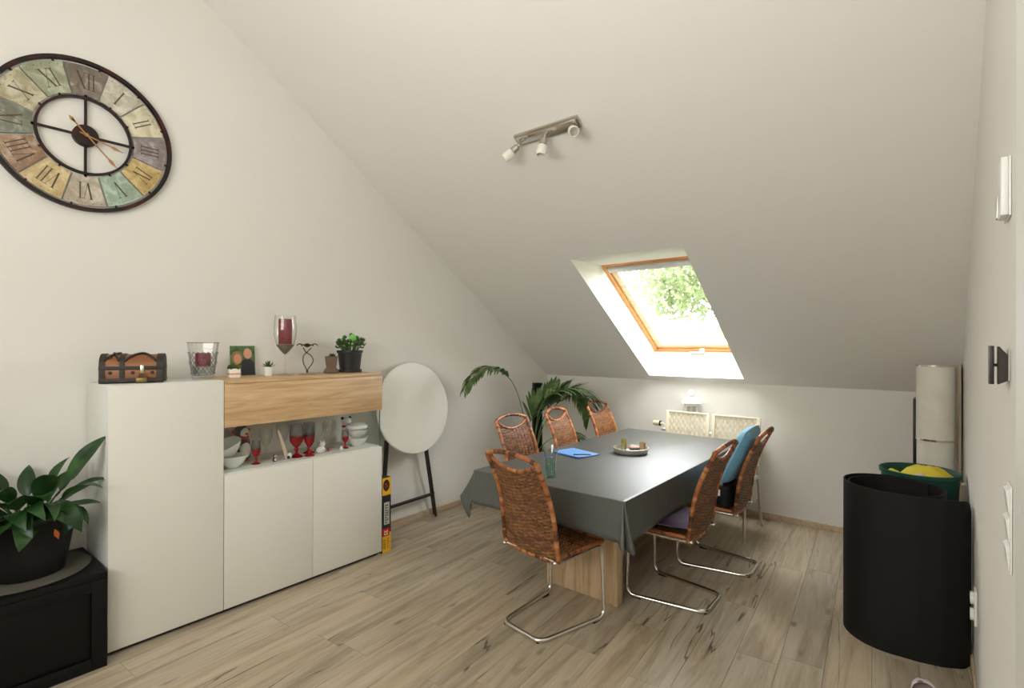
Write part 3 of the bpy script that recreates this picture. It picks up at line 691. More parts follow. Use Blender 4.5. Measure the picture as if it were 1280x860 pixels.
# black pot plant
jp = thing('jade_plant', 'bushy green jade plant in a black plastic pot at the highboard right end', 'plant', (.18, 2.318, HT + .0005))
MB().lathe([(.082, 0), (.088, .004), (.089, .02), (.080, .022), (.076, .012), (.070, .010), (.004, .010)], 32, cap1=False).build('saucer', M_POTB, jp)
MB().lathe([(.070, .0115), (.074, .014), (.090, .148), (.097, .150), (.098, .168), (.092, .168), (.086, .150), (.003, .150)], 32, cap1=False).build('pot', M_POTB, jp)
m = MB(); st_ = MB()
for k in range(20):
    a = 2.4 * k; r = .012 + .072 * math.sqrt(k / 20); b0 = V((r * .6 * math.cos(a), r * .6 * math.sin(a), .15)); t_ = V((r * 1.35 * math.cos(a), r * 1.35 * math.sin(a), .20 + .055 * (1 - (r / .09) ** 2) + random.uniform(-.01, .022)))
    st_.tube([b0, t_], .0045, 5)
    rosette(m, t_ - V((0, 0, .03)), 5, .032, .0085, 10, 50, .1); rosette(m, t_, 6, .030, .0085, 25, 85, .25)
m.build('leaves', M_SUCC, jp); st_.build('stems', M_SUCC, jp)
mk = MB(); mk.lathe([(.003, -.002), (.026, -.002), (.028, 0), (.026, .002), (.003, .002)], 24, (.018, 0, .262), M=None, cap1=True)
mk = MB().lathe([(.003, -.002), (.029, -.002), (.031, 0), (.029, .002), (.003, .002)], 24, M=Matrix.Translation((.055, -.01, .262)) @ MX); mk.tube([(.055, -.01, .15), (.055, -.01, .24)], .002, 5)
mk.build('plant_marker', M_LIME, jp)

# ------------------------------------------------------------------ things in the display niche
ZN = ZS + .0005
def bowl_prof(s=1.0): return [(.03 * s, 0), (.034 * s, .004), (.062 * s, .035 * s), (.078 * s, .066 * s), (.084 * s, .078 * s), (.080 * s, .078 * s), (.073 * s, .064 * s), (.056 * s, .036 * s), (.004, .010)]
b1 = MB().lathe(bowl_prof(1.0), 32, cap1=False, sq=3.2).build('bowl', M_CERAM); b1.location = (.29, 1.405, ZN)
tag(b1, 'lower white square bowl of the stack in the display niche', 'bowl', 'white bowls at the left of the niche')
b2 = MB().lathe(bowl_prof(1.0), 32, cap1=False, sq=3.2).build('bowl', M_CERAM); b2.location = (.285, 1.398, ZN + .083); b2.rotation_euler = (math.radians(24), math.radians(6), 0)
tag(b2, 'upper white square bowl tilted on top of the stack in the display niche', 'bowl', 'white bowls at the left of the niche')
# penguin with ear muffs
def penguin(name, label, loc, s, big):
    p = thing(name, label, 'figurine', loc, math.radians(0))
    MB().lathe([(.030 * s, 0), (.046 * s, .02 * s), (.050 * s, .06 * s), (.042 * s, .11 * s), (.028 * s, .135 * s)], 18).build('body', mat('figure_black', lin(40, 38, 40), .5), p)
    MB().sphere((.026 * s, .004 * s, .062 * s), .034 * s, sz=1.4).build('belly', M_CERAM, p)
    MB().sphere((0, 0, .160 * s), .036 * s).build('head', bpy.data.materials['figure_black'], p)
    MB().sphere((.016 * s, .006 * s, .156 * s), .028 * s).build('face', M_CERAM, p)
    MB().lathe([(.009 * s, 0), (.002 * s, .026 * s)], 8, M=Matrix.Translation((.040 * s, .010 * s, .150 * s)) @ Matrix.Rotation(PI / 2, 4, 'Y')).build('beak', mat('beak_orange', lin(226, 120, 50), .5), p)
    for yy in (-.035, .035): MB().sphere((0, yy * s, .162 * s), .013 * s).build('ear_muff', M_REDCER, p)
    MB().lathe([(.034 * s, .122 * s), (.040 * s, .128 * s), (.034 * s, .138 * s)], 16).build('scarf', M_REDCER, p)
    MB().box(.026 * s, .036 * s, .010 * s, .026 * s, .07 * s, .128 * s, .003 * s).build('scarf_end', M_REDCER, p)
    for sg in (-1, 1): MB().sphere((.02 * s, sg * .022 * s, .006 * s), .016 * s, sx=1.4, sz=.38).build('foot', bpy.data.materials['beak_orange'], p)
    return p
penguin('penguin_figurine', 'penguin figurine with red ear muffs and scarf behind the stacked bowls', (.14, 1.525, ZN), 1.22, True)
penguin('small_penguin', 'tiny penguin figurine right of the leftmost red goblet', (.33, 1.655, ZN), .24, False)
# red goblets
def goblet(name, label, loc, h, r, group='red goblets in the display niche'):
    g = thing(name, label, 'glass', loc, 0, group)
    MB().lathe([(r * .95, 0), (r, .003), (r * .3, h * .09), (r * .18, h * .16), (r * .35, h * .22), (r * .2, h * .29), (r * .55, h * .36), (r * .95, h * .48), (r * 1.04, h * .62)], 28, cap1=False).build('red_base', M_GLASSR, g)
    MB().lathe([(r * .3, h * .34), (r * .9, h * .5), (r * .99, h * .618)], 24).build('red_liquid_tone', M_GLASSR, g) if h > .2 else None
    MB().lathe([(r * 1.04, h * .62), (r * 1.02, h * .8), (r * .93, h), (r * .90, h), (r * .99, h * .8), (r * 1.01, h * .62)], 28, cap0=False, cap1=False).build('smoky_rim', M_GLASSS, g)
    return g
goblet('goblet', 'small slim red goblet with smoky rim beside the white bowls', (.30, 1.549, ZN), .150, .027)
goblet('goblet', 'tall wide red goblet with smoky rim, left one of the middle pair', (.30, 1.822, ZN), .222, .044)
goblet('goblet', 'tall red goblet of the middle pair nearest the glass front, right of its twin', (.335, 1.897, ZN), .205, .034)
goblet('goblet', 'tall wide red goblet with smoky rim, hindmost of the middle group', (.245, 1.945, ZN), .215, .040)
goblet('goblet', 'small red goblet with smoky rim standing before the white bear', (.295, 2.205, ZN), .136, .024)
# clear glasses in the niche
def clear_glass(loc, h, r, label):
    g = MB().lathe([(r * .8, 0), (r * .8, .003), (r * .25, .008), (r * .16, h * .35), (r * .6, h * .5), (r, h * .75), (r * .92, h), (r * .88, h), (r * .95, h * .75), (r * .5, h * .5), (.002, h * .42)], 24, cap1=False).build('clear_glass', M_GLASS)
    g.location = loc; tag(g, label, 'glass', 'clear glasses at the back of the niche')
clear_glass((.19, 1.665, ZN), .20, .040, 'clear wine glass behind the tiny penguin in the display niche')
clear_glass((.17, 1.79, ZN), .215, .042, 'clear wine glass behind the striped tall figurine')
clear_glass((.20, 2.04, ZN), .20, .042, 'clear wine glass behind the white bird-like figurine')
clear_glass((.20, 2.14, ZN), .205, .040, 'clear wine glass left of the white bear in the niche')
# lean tall figurine
lf = thing('stick_figurine', 'tall pale leaning stick figurine left of the big red goblets', 'figurine', (.315, 1.735, ZN), 0)
MB().tube(smoothpath([(0, .012, .004), (0, -.006, .07), (-.004, -.030, .15), (-.006, -.046, .20)], 6), [.011, .012, .012, .012, .012, .012, .012, .012, .011, .011, .011, .010, .010, .010, .009, .008, .007, .006, .004][:19], 10).build('stick', mat('pale_peach', lin(216, 194, 172), .5), lf)
MB().sphere((.012, .024, .022), .016, sz=1.3).build('small_dog', M_CERAM, lf); MB().sphere((.022, .012, .014), .010).build('dark_patch', M_POTB, lf)
# white bird/bear figurine
wf = thing('white_figurine', 'white ceramic animal figurine in the middle of the display niche', 'figurine', (.32, 1.992, ZN))
MB().sphere((0, 0, .026), .026, sx=1, sy=1.35, sz=1).build('body', M_CERAM, wf); MB().sphere((0, .012, .062), .020).build('head', M_CERAM, wf); MB().tube([(.018, .012, .066), (.018, .012, .052)], .004, 6).build('muzzle', M_FROST, wf)
for yy in (-.001, .024): MB().sphere((0, yy, .082), .006).build('ear', M_CERAM, wf)
rb = MB().sphere((0, 0, .0135), .0135).build('red_ball', mat('pink_red', lin(190, 84, 84), .4)); rb.location = (.30, 2.068, ZN); tag(rb, 'small pinkish red ball beside the white animal figurine', 'ball')
sn = thing('santa_figurine', 'tiny red and white figurine left of the small red goblet before the bear', 'figurine', (.32, 2.156, ZN))
MB().lathe([(.012, 0), (.013, .012), (.008, .022)], 12).build('body', M_CERAM, sn); MB().sphere((0, 0, .028), .008).build('head', M_CERAM, sn); MB().lathe([(.009, .031), (.001, .046)], 10).build('red_cap', M_REDCER, sn)
# white bear with scarf
wb = thing('white_bear', 'white bear figurine with black ears and red scarf behind a red goblet', 'figurine', (.105, 2.335, ZN))
MB().lathe([(.030, 0), (.038, .02), (.038, .07), (.028, .125)], 18).build('body', M_CERAM, wb); MB().sphere((.004, 0, .165), .036, sy=1.15).build('head', M_CERAM, wb)
MB().sphere((.036, 0, .158), .014).build('muzzle', M_FROST, wb); MB().lathe([(.030, .122), (.036, .130), (.028, .140)], 16).build('scarf', M_REDCER, wb)
for yy in (-.034, .034): MB().sphere((0, yy, .194), .012).build('ear', M_POTB, wb)
# stacked white bowls at the right
pr2 = [(.035, 0), (.038, .005), (.070, .028), (.085, .062), (.082, .062), (.066, .03), (.004, .012)]
for k in range(2):
    o = MB().lathe(pr2, 32, cap1=False).build('bowl', M_CERAM); o.location = (.255, 2.330, ZN + .060 * k)
    tag(o, ['lower round white bowl at the right end of the display niche', 'middle round white bowl at the right end of the display niche'][k], 'bowl', 'round white bowls at the right of the niche')
o = MB().lathe([(.075, 0), (.083, .012), (.078, .03), (.055, .044), (.02, .048), (.004, .048)], 32).build('bowl', M_CERAM); o.location = (.255, 2.330, ZN + .124)
tag(o, 'upside-down white bowl topping the round stack at the niche right end', 'bowl', 'round white bowls at the right of the niche')

# ------------------------------------------------------------------ folded oval table and carton behind the highboard
ft = thing('folding_table', 'folded round white bistro table with dark legs leaning against the left wall', 'table', (0, 2.985, 0))
tilt = Matrix.Translation((.150, 0, 1.045)) @ Matrix.Rotation(math.radians(-7), 4, 'Y') @ Matrix(((0, 0, 1, 0), (1, 0, 0, 0), (0, 1, 0, 0), (0, 0, 0, 1)))
MB().lathe([(.390, -.012), (.398, -.006), (.398, .004), (.390, .010)], 72, M=tilt).build('table_top', M_WHITE, ft, angle=20)
MB().lathe([(.30, -.02), (.31, -.0125)], 48, M=tilt).build('under_ring', M_LEGDARK, ft)
for yl, ys in ((-.255, -.30), (.175, .315)):
    for x0, x1, yo in ((.10, .075, 0), (.065, .022, .028)):
        MB().tube(smoothpath([(x0 + .008, yl + yo * .3, .78), (x0 + .004, yl + (ys - yl) * .12 + yo * .4, .62), (x0 * .45 + x1 * .55 + .008, yl + (ys - yl) * .62 + yo * .7, .28), (x1 + .012, ys + yo, .004)], 5), .012, 8).build('leg', M_LEGDARK, ft)
for x, z in ((.088, .215), (.04, .185)):
    MB().tube([(x, -.275, z), (x, .29, z + .01)], .010, 8).build('crossbar', M_LEGDARK, ft)
yb = thing('carton', 'narrow yellow and black printed carton standing behind the white highboard end', 'box', (.372, 2.489, 0), 0)
bw = .040
MB().box(-.045, .045, -bw, bw, 0, .575, .001).build('carton_body', mat('carton_black', lin(38, 38, 38), .45), yb, smooth=False)
def patch(y0, y1, z0, z1, name, col, x=.0456): return MB().box(x - .0005, x + .0003, y0, y1, z0, z1).build(name, mat('print_' + name, lin(*col), .45), yb, smooth=False)
patch(-bw, bw, .44, .574, 'yellow_print', (226, 176, 30)); patch(-bw, bw, .001, .15, 'yellow_print', (228, 180, 34))
o = MB().prism([(.030 * math.cos(2 * PI * i / 18) - .004, .515 + .045 * math.sin(2 * PI * i / 18)) for i in range(18)], lambda y, z: (.0458, y, z), lambda y, z: (.0466, y, z)).build('round_emblem', mat('emblem_dark', lin(52, 30, 24), .5), yb, smooth=False)
o = MB()
for (y, z, r) in ((-.008, .525, .010), (.006, .508, .008), (-.014, .503, .006)): o.prism([(y + r * math.cos(i * PI / 5), z + r * math.sin(i * PI / 5)) for i in range(10)], lambda a, b: (.0467, a, b), lambda a, b: (.0472, a, b))
o.build('emblem_marks', mat('emblem_red', lin(150, 60, 40), .5), yb, smooth=False)
patch(-.024, .026, .215, .385, 'pale_label', (196, 196, 186)); patch(-bw, .026, .125, .185, 'red_patch', (196, 40, 30), .0462)
def marks(name, col, y0, y1, z0, z1, n, x, seed, bar=.45):
    rr = random.Random(seed); m = MB()
    for i in range(n):
        za = z0 + (z1 - z0) * i / n; zb = za + (z1 - z0) / n * .72; k = rr.random()
        m.box(x, x + .0004, y0, y1 - (y1 - y0) * .25 * k, za, za + (zb - za) * bar)
        m.box(x, x + .0004, y0, y0 + (y1 - y0) * .3, za, zb)
        if k > .4: m.box(x, x + .0004, y1 - (y1 - y0) * .3, y1, za, zb)
    return m.build(name, mat('ink_' + name, lin(*col), .5), yb, smooth=False)
marks('label_lettering', (52, 52, 50), -.014, .012, .225, .375, 8, .0460, 3); marks('small_lettering', (90, 90, 86), .016, .022, .24, .36, 14, .0460, 4)
marks('red_patch_lettering', (240, 226, 200), -.024, .010, .135, .175, 2, .0467, 5); marks('green_lettering', (60, 96, 40), -.030, -.010, .03, .11, 5, .0460, 6); marks('orange_lettering', (206, 96, 30), .004, .024, .03, .115, 6, .0460, 8)

# ------------------------------------------------------------------ speaker column and palm
sc_ = thing('speaker_column', 'slim black speaker column in the corner behind the palm', 'speaker', (.32, 4.57, 0), math.radians(-30))
MB().box(-.14, .14, -.14, .14, 0, .02, .006).build('base', M_BLACK, sc_); MB().box(-.04, .04, -.047, .047, .021, 1.185, .008).build('body', M_BLACKGL, sc_)
MB().box(.041, .045, -.042, .042, .05, 1.17, .002).build('grille', cloth_mat('speaker_cloth', lin(16, 16, 16), .95), sc_)
pt = thing('palm', 'potted palm with long arching fronds behind the wicker chairs', 'plant', (.62, 4.02, 0))
MB().lathe([(.10, 0), (.13, .006), (.155, .25), (.185, .52), (.20, .545), (.188, .545), (.165, .50), (.004, .50)], 32, cap1=False).build('pot', mat('plum_glazed_pot', lin(54, 34, 36), .35), pt)
MB().lathe([(.003, .505), (.168, .502)], 20, cap0=False, cap1=False).build('soil', M_SOIL, pt)
def frond(path, Lmax, nleaf, start=.35, droop=.6, spread=.9, seed=1, name='frond', sidew=1.0, tint=.2):
    rr = random.Random(seed); pts = resample(smoothpath(path, 8), .02); n = len(pts); m = MB()
    m.tube(pts, [max(.0018, .007 * (1 - .75 * i / n)) for i in range(n)], 5, tint=.5)
    for k in range(nleaf):
        f = start + (1 - start) * (k + .5) / nleaf; i = min(n - 2, int(f * (n - 1))); p = pts[i]; t = (pts[i + 1] - pts[max(0, i - 1)]).normalized()
        side = t.cross(V((0, 0, 1))); side = side.normalized() if side.length > .05 else V((1, 0, 0)); g = (f - start) / (1 - start)
        L = Lmax * (.55 + .45 * math.sin(PI * min(1, .25 + .7 * g))) * rr.uniform(.85, 1.1)
        for s in (-1, 1):
            d0 = (side * s * spread * sidew + t * (.55 + .6 * g) + V((0, 0, .18))).normalized(); w = rr.uniform(.014, .021); base = len(m.v); vs = []; NS = 6
            pos = p.copy(); d = d0.copy()
            for q in range(NS + 1):
                v = q / NS; ww = w * (math.sin(PI * (.12 + .86 * v)) ** .7); wd = d.cross(V((0, 0, 1))); wd = wd.normalized() if wd.length > .05 else side
                up = wd.cross(d).normalized()
                vs += [pos - wd * ww + up * ww * .35, pos.copy(), pos + wd * ww + up * ww * .35]
                pos = pos + d * (L / NS); d = (d + V((0, 0, -droop * rr.uniform(.8, 1.2) / NS * (.5 + 1.6 * v)))).normalized()
            fs = []
            for q in range(NS):
                for u in range(2): fs.append((3 * q + u, 3 * q + u + 1, 3 * q + 3 + u + 1, 3 * q + 3 + u))
            m.add(vs, fs, tint + .3 * rr.random())
    return m.build(name, M_PALM, pt, angle=80)
o3 = V((.62, 4.02, 0)); rel = lambda *p: V(p) - o3
frond([rel(.60, 4.03, .50), rel(.54, 4.05, .88), rel(.50, 3.93, 1.22), rel(.46, 3.72, 1.36), rel(.44, 3.52, 1.34), rel(.43, 3.38, 1.24)], .27, 15, .60, 2.0, .32, 3)
frond([rel(.63, 4.05, .50), rel(.63, 4.18, .86), rel(.66, 4.29, 1.02), rel(.69, 4.38, 1.12)], .36, 9, .68, .35, .55, 5, tint=.25)
frond([rel(.66, 4.05, .50), rel(.68, 4.18, .86), rel(.72, 4.30, 1.03), rel(.78, 4.45, 1.14)], .36, 9, .64, .5, .7, 15, tint=.2)
frond([rel(.66, 4.04, .50), rel(.68, 4.10, .92), rel(.74, 4.18, 1.09), rel(.80, 4.34, 1.15), rel(.85, 4.56, 1.13), rel(.86, 4.76, 1.02)], .34, 16, .45, 1.6, .75, 7, tint=.15)
frond([rel(.66, 4.06, .50), rel(.70, 4.16, .80), rel(.74, 4.32, 1.00), rel(.78, 4.58, 1.07), rel(.79, 4.80, .97), rel(.79, 4.90, .80)], .34, 15, .45, 2.0, .6, 9, tint=.0)
frond([rel(.58, 4.02, .50), rel(.56, 4.10, .78), rel(.58, 4.20, .95), rel(.60, 4.26, 1.04)], .34, 8, .6, .3, .75, 11, tint=.25)
frond([rel(.66, 4.02, .50), rel(.76, 4.14, .66), rel(.84, 4.36, .72), rel(.88, 4.52, .64)], .24, 8, .5, 1.4, .7, 13, tint=.0)

# ------------------------------------------------------------------ dining table and cloth
TX0, TX1, TY0, TY1, TZ = 1.270, 2.385, 2.560, 4.840, .750
dt = thing('dining_table', 'long dining table with oak slab pedestals under a dark grey cloth', 'table', ((TX0 + TX1) / 2, (TY0 + TY1) / 2, 0))
cx, cy = dt.location.x, dt.location.y
MB().box(TX0 + .004 - cx, TX1 - .004 - cx, TY0 + .004 - cy, TY1 - .004 - cy, TZ - .04, TZ, .003).build('table_top', M_TABLELEG, dt)
for yy in (2.885, 4.12):
    p = MB().box(1.70 - cx, 2.155 - cx, yy - .012 - cy, yy + .028 - cy, .0, TZ - .041, .002).build('pedestal_panel', M_TABLELEG, dt)
    for xx in (1.665, 2.157): MB().box(xx - cx, xx + .032 - cx, yy - .028 - cy, yy + .045 - cy, .0, TZ - .041, .003).build('pedestal_post', M_TABLELEG, dt)
# cloth
tcl = MB(); ZT = TZ + .004
per = []       # (edge point, outward dir, corner factor)
def add_side(a, b, nrm, n, skip=True):
    for i in range(n):
        t = (i + .5) / n; per.append((V(a).lerp(V(b), t), V(nrm), 0.0, t))
def add_corner(c, a0, hang):
    for i in range(25):
        t = i / 24; an = math.radians(a0 + 90 * t); per.append((V(c), V((math.cos(an), math.sin(an))), t, hang))
cr_ = .012
add_side((TX0 + cr_, TY0), (TX1 - cr_, TY0), (0, -1), 26); add_corner((TX1 - cr_, TY0 + cr_), -90, 1)
add_side((TX1, TY0 + cr_), (TX1, TY1 - cr_), (1, 0), 44); add_corner((TX1 - cr_, TY1 - cr_), 0, 1)
add_side((TX1 - cr_, TY1), (TX0 + cr_, TY1), (0, 1), 26); add_corner((TX0 + cr_, TY1 - cr_), 90, 1)
add_side((TX0, TY1 - cr_), (TX0, TY0 + cr_), (-1, 0), 44); add_corner((TX0 + cr_, TY0 + cr_), 180, 2)
def hem(k):
    e, nrm, t, h = per[k]
    if isinstance(h, int):      # corner fan: pleat
        base = e + nrm * cr_
        pleat = math.sin(PI * t) ** 1.2; fold = math.cos(3 * PI * (t - .5) * 1.35)
        tab = ([(0, .035, .200), (.12, .098, .175), (.22, .106, .185), (.42, .055, .29), (.52, .03, .325), (.66, .025, .285), (.8, .035, .235), (1, .03, .21)] if h == 2 else
               [(0, .03, .22), (.2, .05, .245), (.36, .055, .27), (.48, -.004, .262), (.56, .0, .255), (.70, .085, .262), (.82, .075, .25), (1, .03, .225)])
        for (ta, oa, da), (tb_, ob, db) in zip(tab, tab[1:]):
            if t <= tb_ + 1e-9: q = (t - ta) / (tb_ - ta); q = q * q * (3 - 2 * q); out = oa + (ob - oa) * q; drop = da + (db - da) * q; break
        return base, nrm, out, drop
    w = noise.noise(V((e.x * 3.1, e.y * 3.1, 2.0)))
    return e, nrm, .022 + .012 * w, .215 + .010 * w
NR = 8; N = len(per); vs = []; ring_prev = None
rows = []
for j in range(NR + 2):
    row = []
    for k in range(N):
        b, nrm, out, drop = hem(k)
        if j == 0: p = V((b.x, b.y, 0)) - V((nrm.x, nrm.y, 0)) * .008; z = ZT
        else:
            f = (j - 1) / NR; p = V((b.x, b.y, 0)) + V((nrm.x, nrm.y, 0)) * (.003 + (out) * f ** 1.25); z = ZT - .004 - drop * f
        row.append((p.x, p.y, z))
    rows.append(row)
allv = [p for r in rows for p in r]; fs = []
for j in range(NR + 1):
    for k in range(N): fs.append((j * N + k, j * N + (k + 1) % N, (j + 1) * N + (k + 1) % N, (j + 1) * N + k))
fs.append(tuple(range(N)))
tcl.add(allv, fs)
tco = tcl.build('tablecloth', M_OIL, angle=50, solid=.0012); tag(tco, 'dark grey wipeable tablecloth hanging over the long dining table', 'tablecloth')
TT = ZT + .001

# table things
def lathe_thing(name, label, cat, loc, prof, m, **k): o = MB().lathe(prof, k.pop('n', 28), **k).build(name, m); o.location = loc; return tag(o, label, cat)
tr_ = thing('tray', 'round silver tray holding candle glasses on the grey tablecloth', 'tray', (1.845, 3.735, TT), math.radians(40))
MB().lathe([(.085, 0), (.108, .002), (.118, .012), (.122, .042), (.119, .043), (.112, .012), (.10, .006), (.004, .005)], 40, cap1=False, sx=1.12).build('tray_body', mat('silver_tray', (.72, .69, .62, 1), .42, metal=.8), tr_)
_b = MB()
for k in range(40): a = 2 * PI * k / 40; _b.sphere((.1205 * 1.12 * math.cos(a), .1205 * math.sin(a), .042), .0045, n=6, m=4)
_b.build('beaded_rim', bpy.data.materials['silver_tray'], tr_)
for (x, y, h, r, col, lb) in ((1.775, 3.755, .092, .023, (168, 156, 84), 'tall olive candle glass at the back left of the silver tray'), (1.80, 3.69, .066, .022, (160, 148, 112), 'short beige candle glass at the front left of the silver tray'), (1.925, 3.775, .080, .025, (190, 158, 120), 'peach candle glass at the right side of the silver tray')):
    g = thing('tealight_glass', lb, 'candle', (x, y, TT + .0065), 0, 'candle glasses on the tray')
    MB().lathe([(r * .85, 0), (r * .9, .003), (r, h), (r * .92, h), (r * .85, .012), (.003, .01)], 20, cap1=False).build('glass_cup', mat('tinted_cup', lin(*col), .3), g)
    MB().lathe([(r * .8, .0125), (r * .8, h * .6), (.003, h * .6)], 16, cap1=False).build('wax', M_FROST, g)
nb = thing('tin', 'small dark blue tin with pink lid between the candle glasses on the tray', 'box', (1.862, 3.765, TT + .0065), math.radians(35))
MB().box(-.036, .036, -.022, .022, 0, .030, .003).build('tin_body', mat('navy', lin(40, 52, 70), .4), nb); MB().box(-.037, .037, -.023, .023, .0302, .040, .003).build('lid', mat('pink_lid', lin(206, 160, 150), .5), nb)
fd = thing('folder', 'light blue paper folder lying on the dining table', 'folder', (1.52, 3.435, TT), math.radians(-14))
M_FOLD = mat('blue_card', lin(112, 164, 226), .55)
MB().box(-.155, .155, -.115, .115, 0, .006, .001).build('back_cover', mat('blue_card_dark', lin(62, 100, 170), .55), fd, smooth=False)
o = MB(); o.grid(lambda u, v: (-.155 + .30 * u, -.115 + .23 * v, .0065 + .012 * max(0, .4 - v) * u), 8, 8); o.build('front_cover', M_FOLD, fd, solid=.001)
pe = MB().tube([(-.06, 0, 0), (.066, 0, 0), (.075, 0, 0)], [.0045, .0045, .001], 8).build('pen', mat('dark_pen', lin(40, 44, 60), .35)); pe.location = (1.640, 3.335, TT + .0245); pe.rotation_euler = (0, 0, math.radians(38)); tag(pe, 'dark pen lying on the blue folder', 'pen')
pn = MB().box(-.035, .035, -.022, .022, 0, .004, .001).build('note_pad', mat('blue_note', lin(70, 116, 186), .55)); pn.location = (1.44, 3.19, TT); pn.rotation_euler = (0, 0, .5); tag(pn, 'small blue notepad on the table behind the drinking glass', 'notepad')
dg_ = thing('drinking_glass', 'green tinted drinking glass with flared clear rim on the grey tablecloth', 'glass', (1.775, 2.742, TT))
MB().lathe([(.032, 0), (.034, .003), (.034, .10), (.037, .115), (.035, .115), (.031, .10), (.030, .012), (.003, .01)], 28, cap1=False).build('green_body', M_GLASSG, dg_)
MB().lathe([(.037, .1155), (.042, .145), (.055, .195), (.053, .195), (.040, .146), (.035, .116)], 28, cap0=False, cap1=False).build('clear_rim', M_GLASSC, dg_)
MB().lathe([(.002, .0105), (.0295, .0125), (.0305, .085), (.003, .085)], 24).build('water', glass('greenish_water', (.88, .97, .93, 1), (.62, .82, .74, 1), .04, .3, 2.5), dg_)

# ------------------------------------------------------------------ wicker cantilever chairs
def weave(m, S, nr, ns, amp, seed, lo=.28, hi=.8, sub=2, stake=.3, rib=0.0):
    rr = random.Random(seed); nc = 2 * ns; n = nc * sub
    for r in range(nr):
        v0, vm, v1 = (r - .02) / nr, (r + .5) / nr, (r + 1.02) / nr; t = rr.uniform(-.07, .07); vs = []; tt = []
        seg = [rr.uniform(lo, hi) for _ in range(nc + 2)]
        for j in range(n + 1):
            u = j / n; sg = amp * math.cos(PI * j / sub) * (1 if r % 2 == 0 else -1) + rib * amp * math.cos(2 * PI * j / sub)
            for (v, hmp) in ((v0, -.3), (vm, .3), (v1, -.3)):
                p, nn = S(u, v); vs.append(p + nn * (sg + amp * hmp * (1 if sg > 0 else -1))); tt.append(max(0, min(1, t + seg[int(j / sub + .5)] - (.22 * rib if j % sub else 0))))  # tint drops between ribs: groove shade painted into the weave colour
        fs = []
        for j in range(n):
            for i in range(2): fs.append((3 * j + i, 3 * j + i + 1, 3 * j + 3 + i + 1, 3 * j + 3 + i))
        m.add(vs, fs, tt)
    for j in range(1, nc):
        u = j / nc; du = .3 / nc; vs = []
        for q in range(13):
            for uu in (u - du, u + du): p, nn = S(uu, q / 12); vs.append(p)
        m.add(vs, [(2 * q, 2 * q + 1, 2 * q + 3, 2 * q + 2) for q in range(12)], stake)
def wrapped(m, pts, r, seed, lo=.1, hi=.95):
    rr = random.Random(seed); p = resample(pts, .006); tt = []; rs = []; t = .5; cnt = 0
    for i in range(len(p)):
        if cnt <= 0:
            cnt = rr.choice((2, 2, 4, 4, 6)); t = rr.choice((rr.uniform(.55, hi), rr.uniform(.55, hi), rr.uniform(.4, .7), rr.uniform(lo, .3)))
        cnt -= 1; tt.append(t); rs.append(r * (1.0 + .07 * (1 if i % 2 else -1)))
    m.tube(p, rs, 8, tint=tt)
PROF = [(.425, -.158), (.48, -.172), (.55, -.180), (.62, -.188), (.70, -.204), (.78, -.228), (.86, -.260), (.94, -.300), (1.0, -.330), (1.06, -.360)]
def yprof(z):
    for (z0, y0), (z1, y1) in zip(PROF, PROF[1:]):
        if z <= z1: t = (z - z0) / (z1 - z0); return y0 + (y1 - y0) * t
    return PROF[-1][1]
def hw(z): return .212 - .016 * (z - .43) / .57
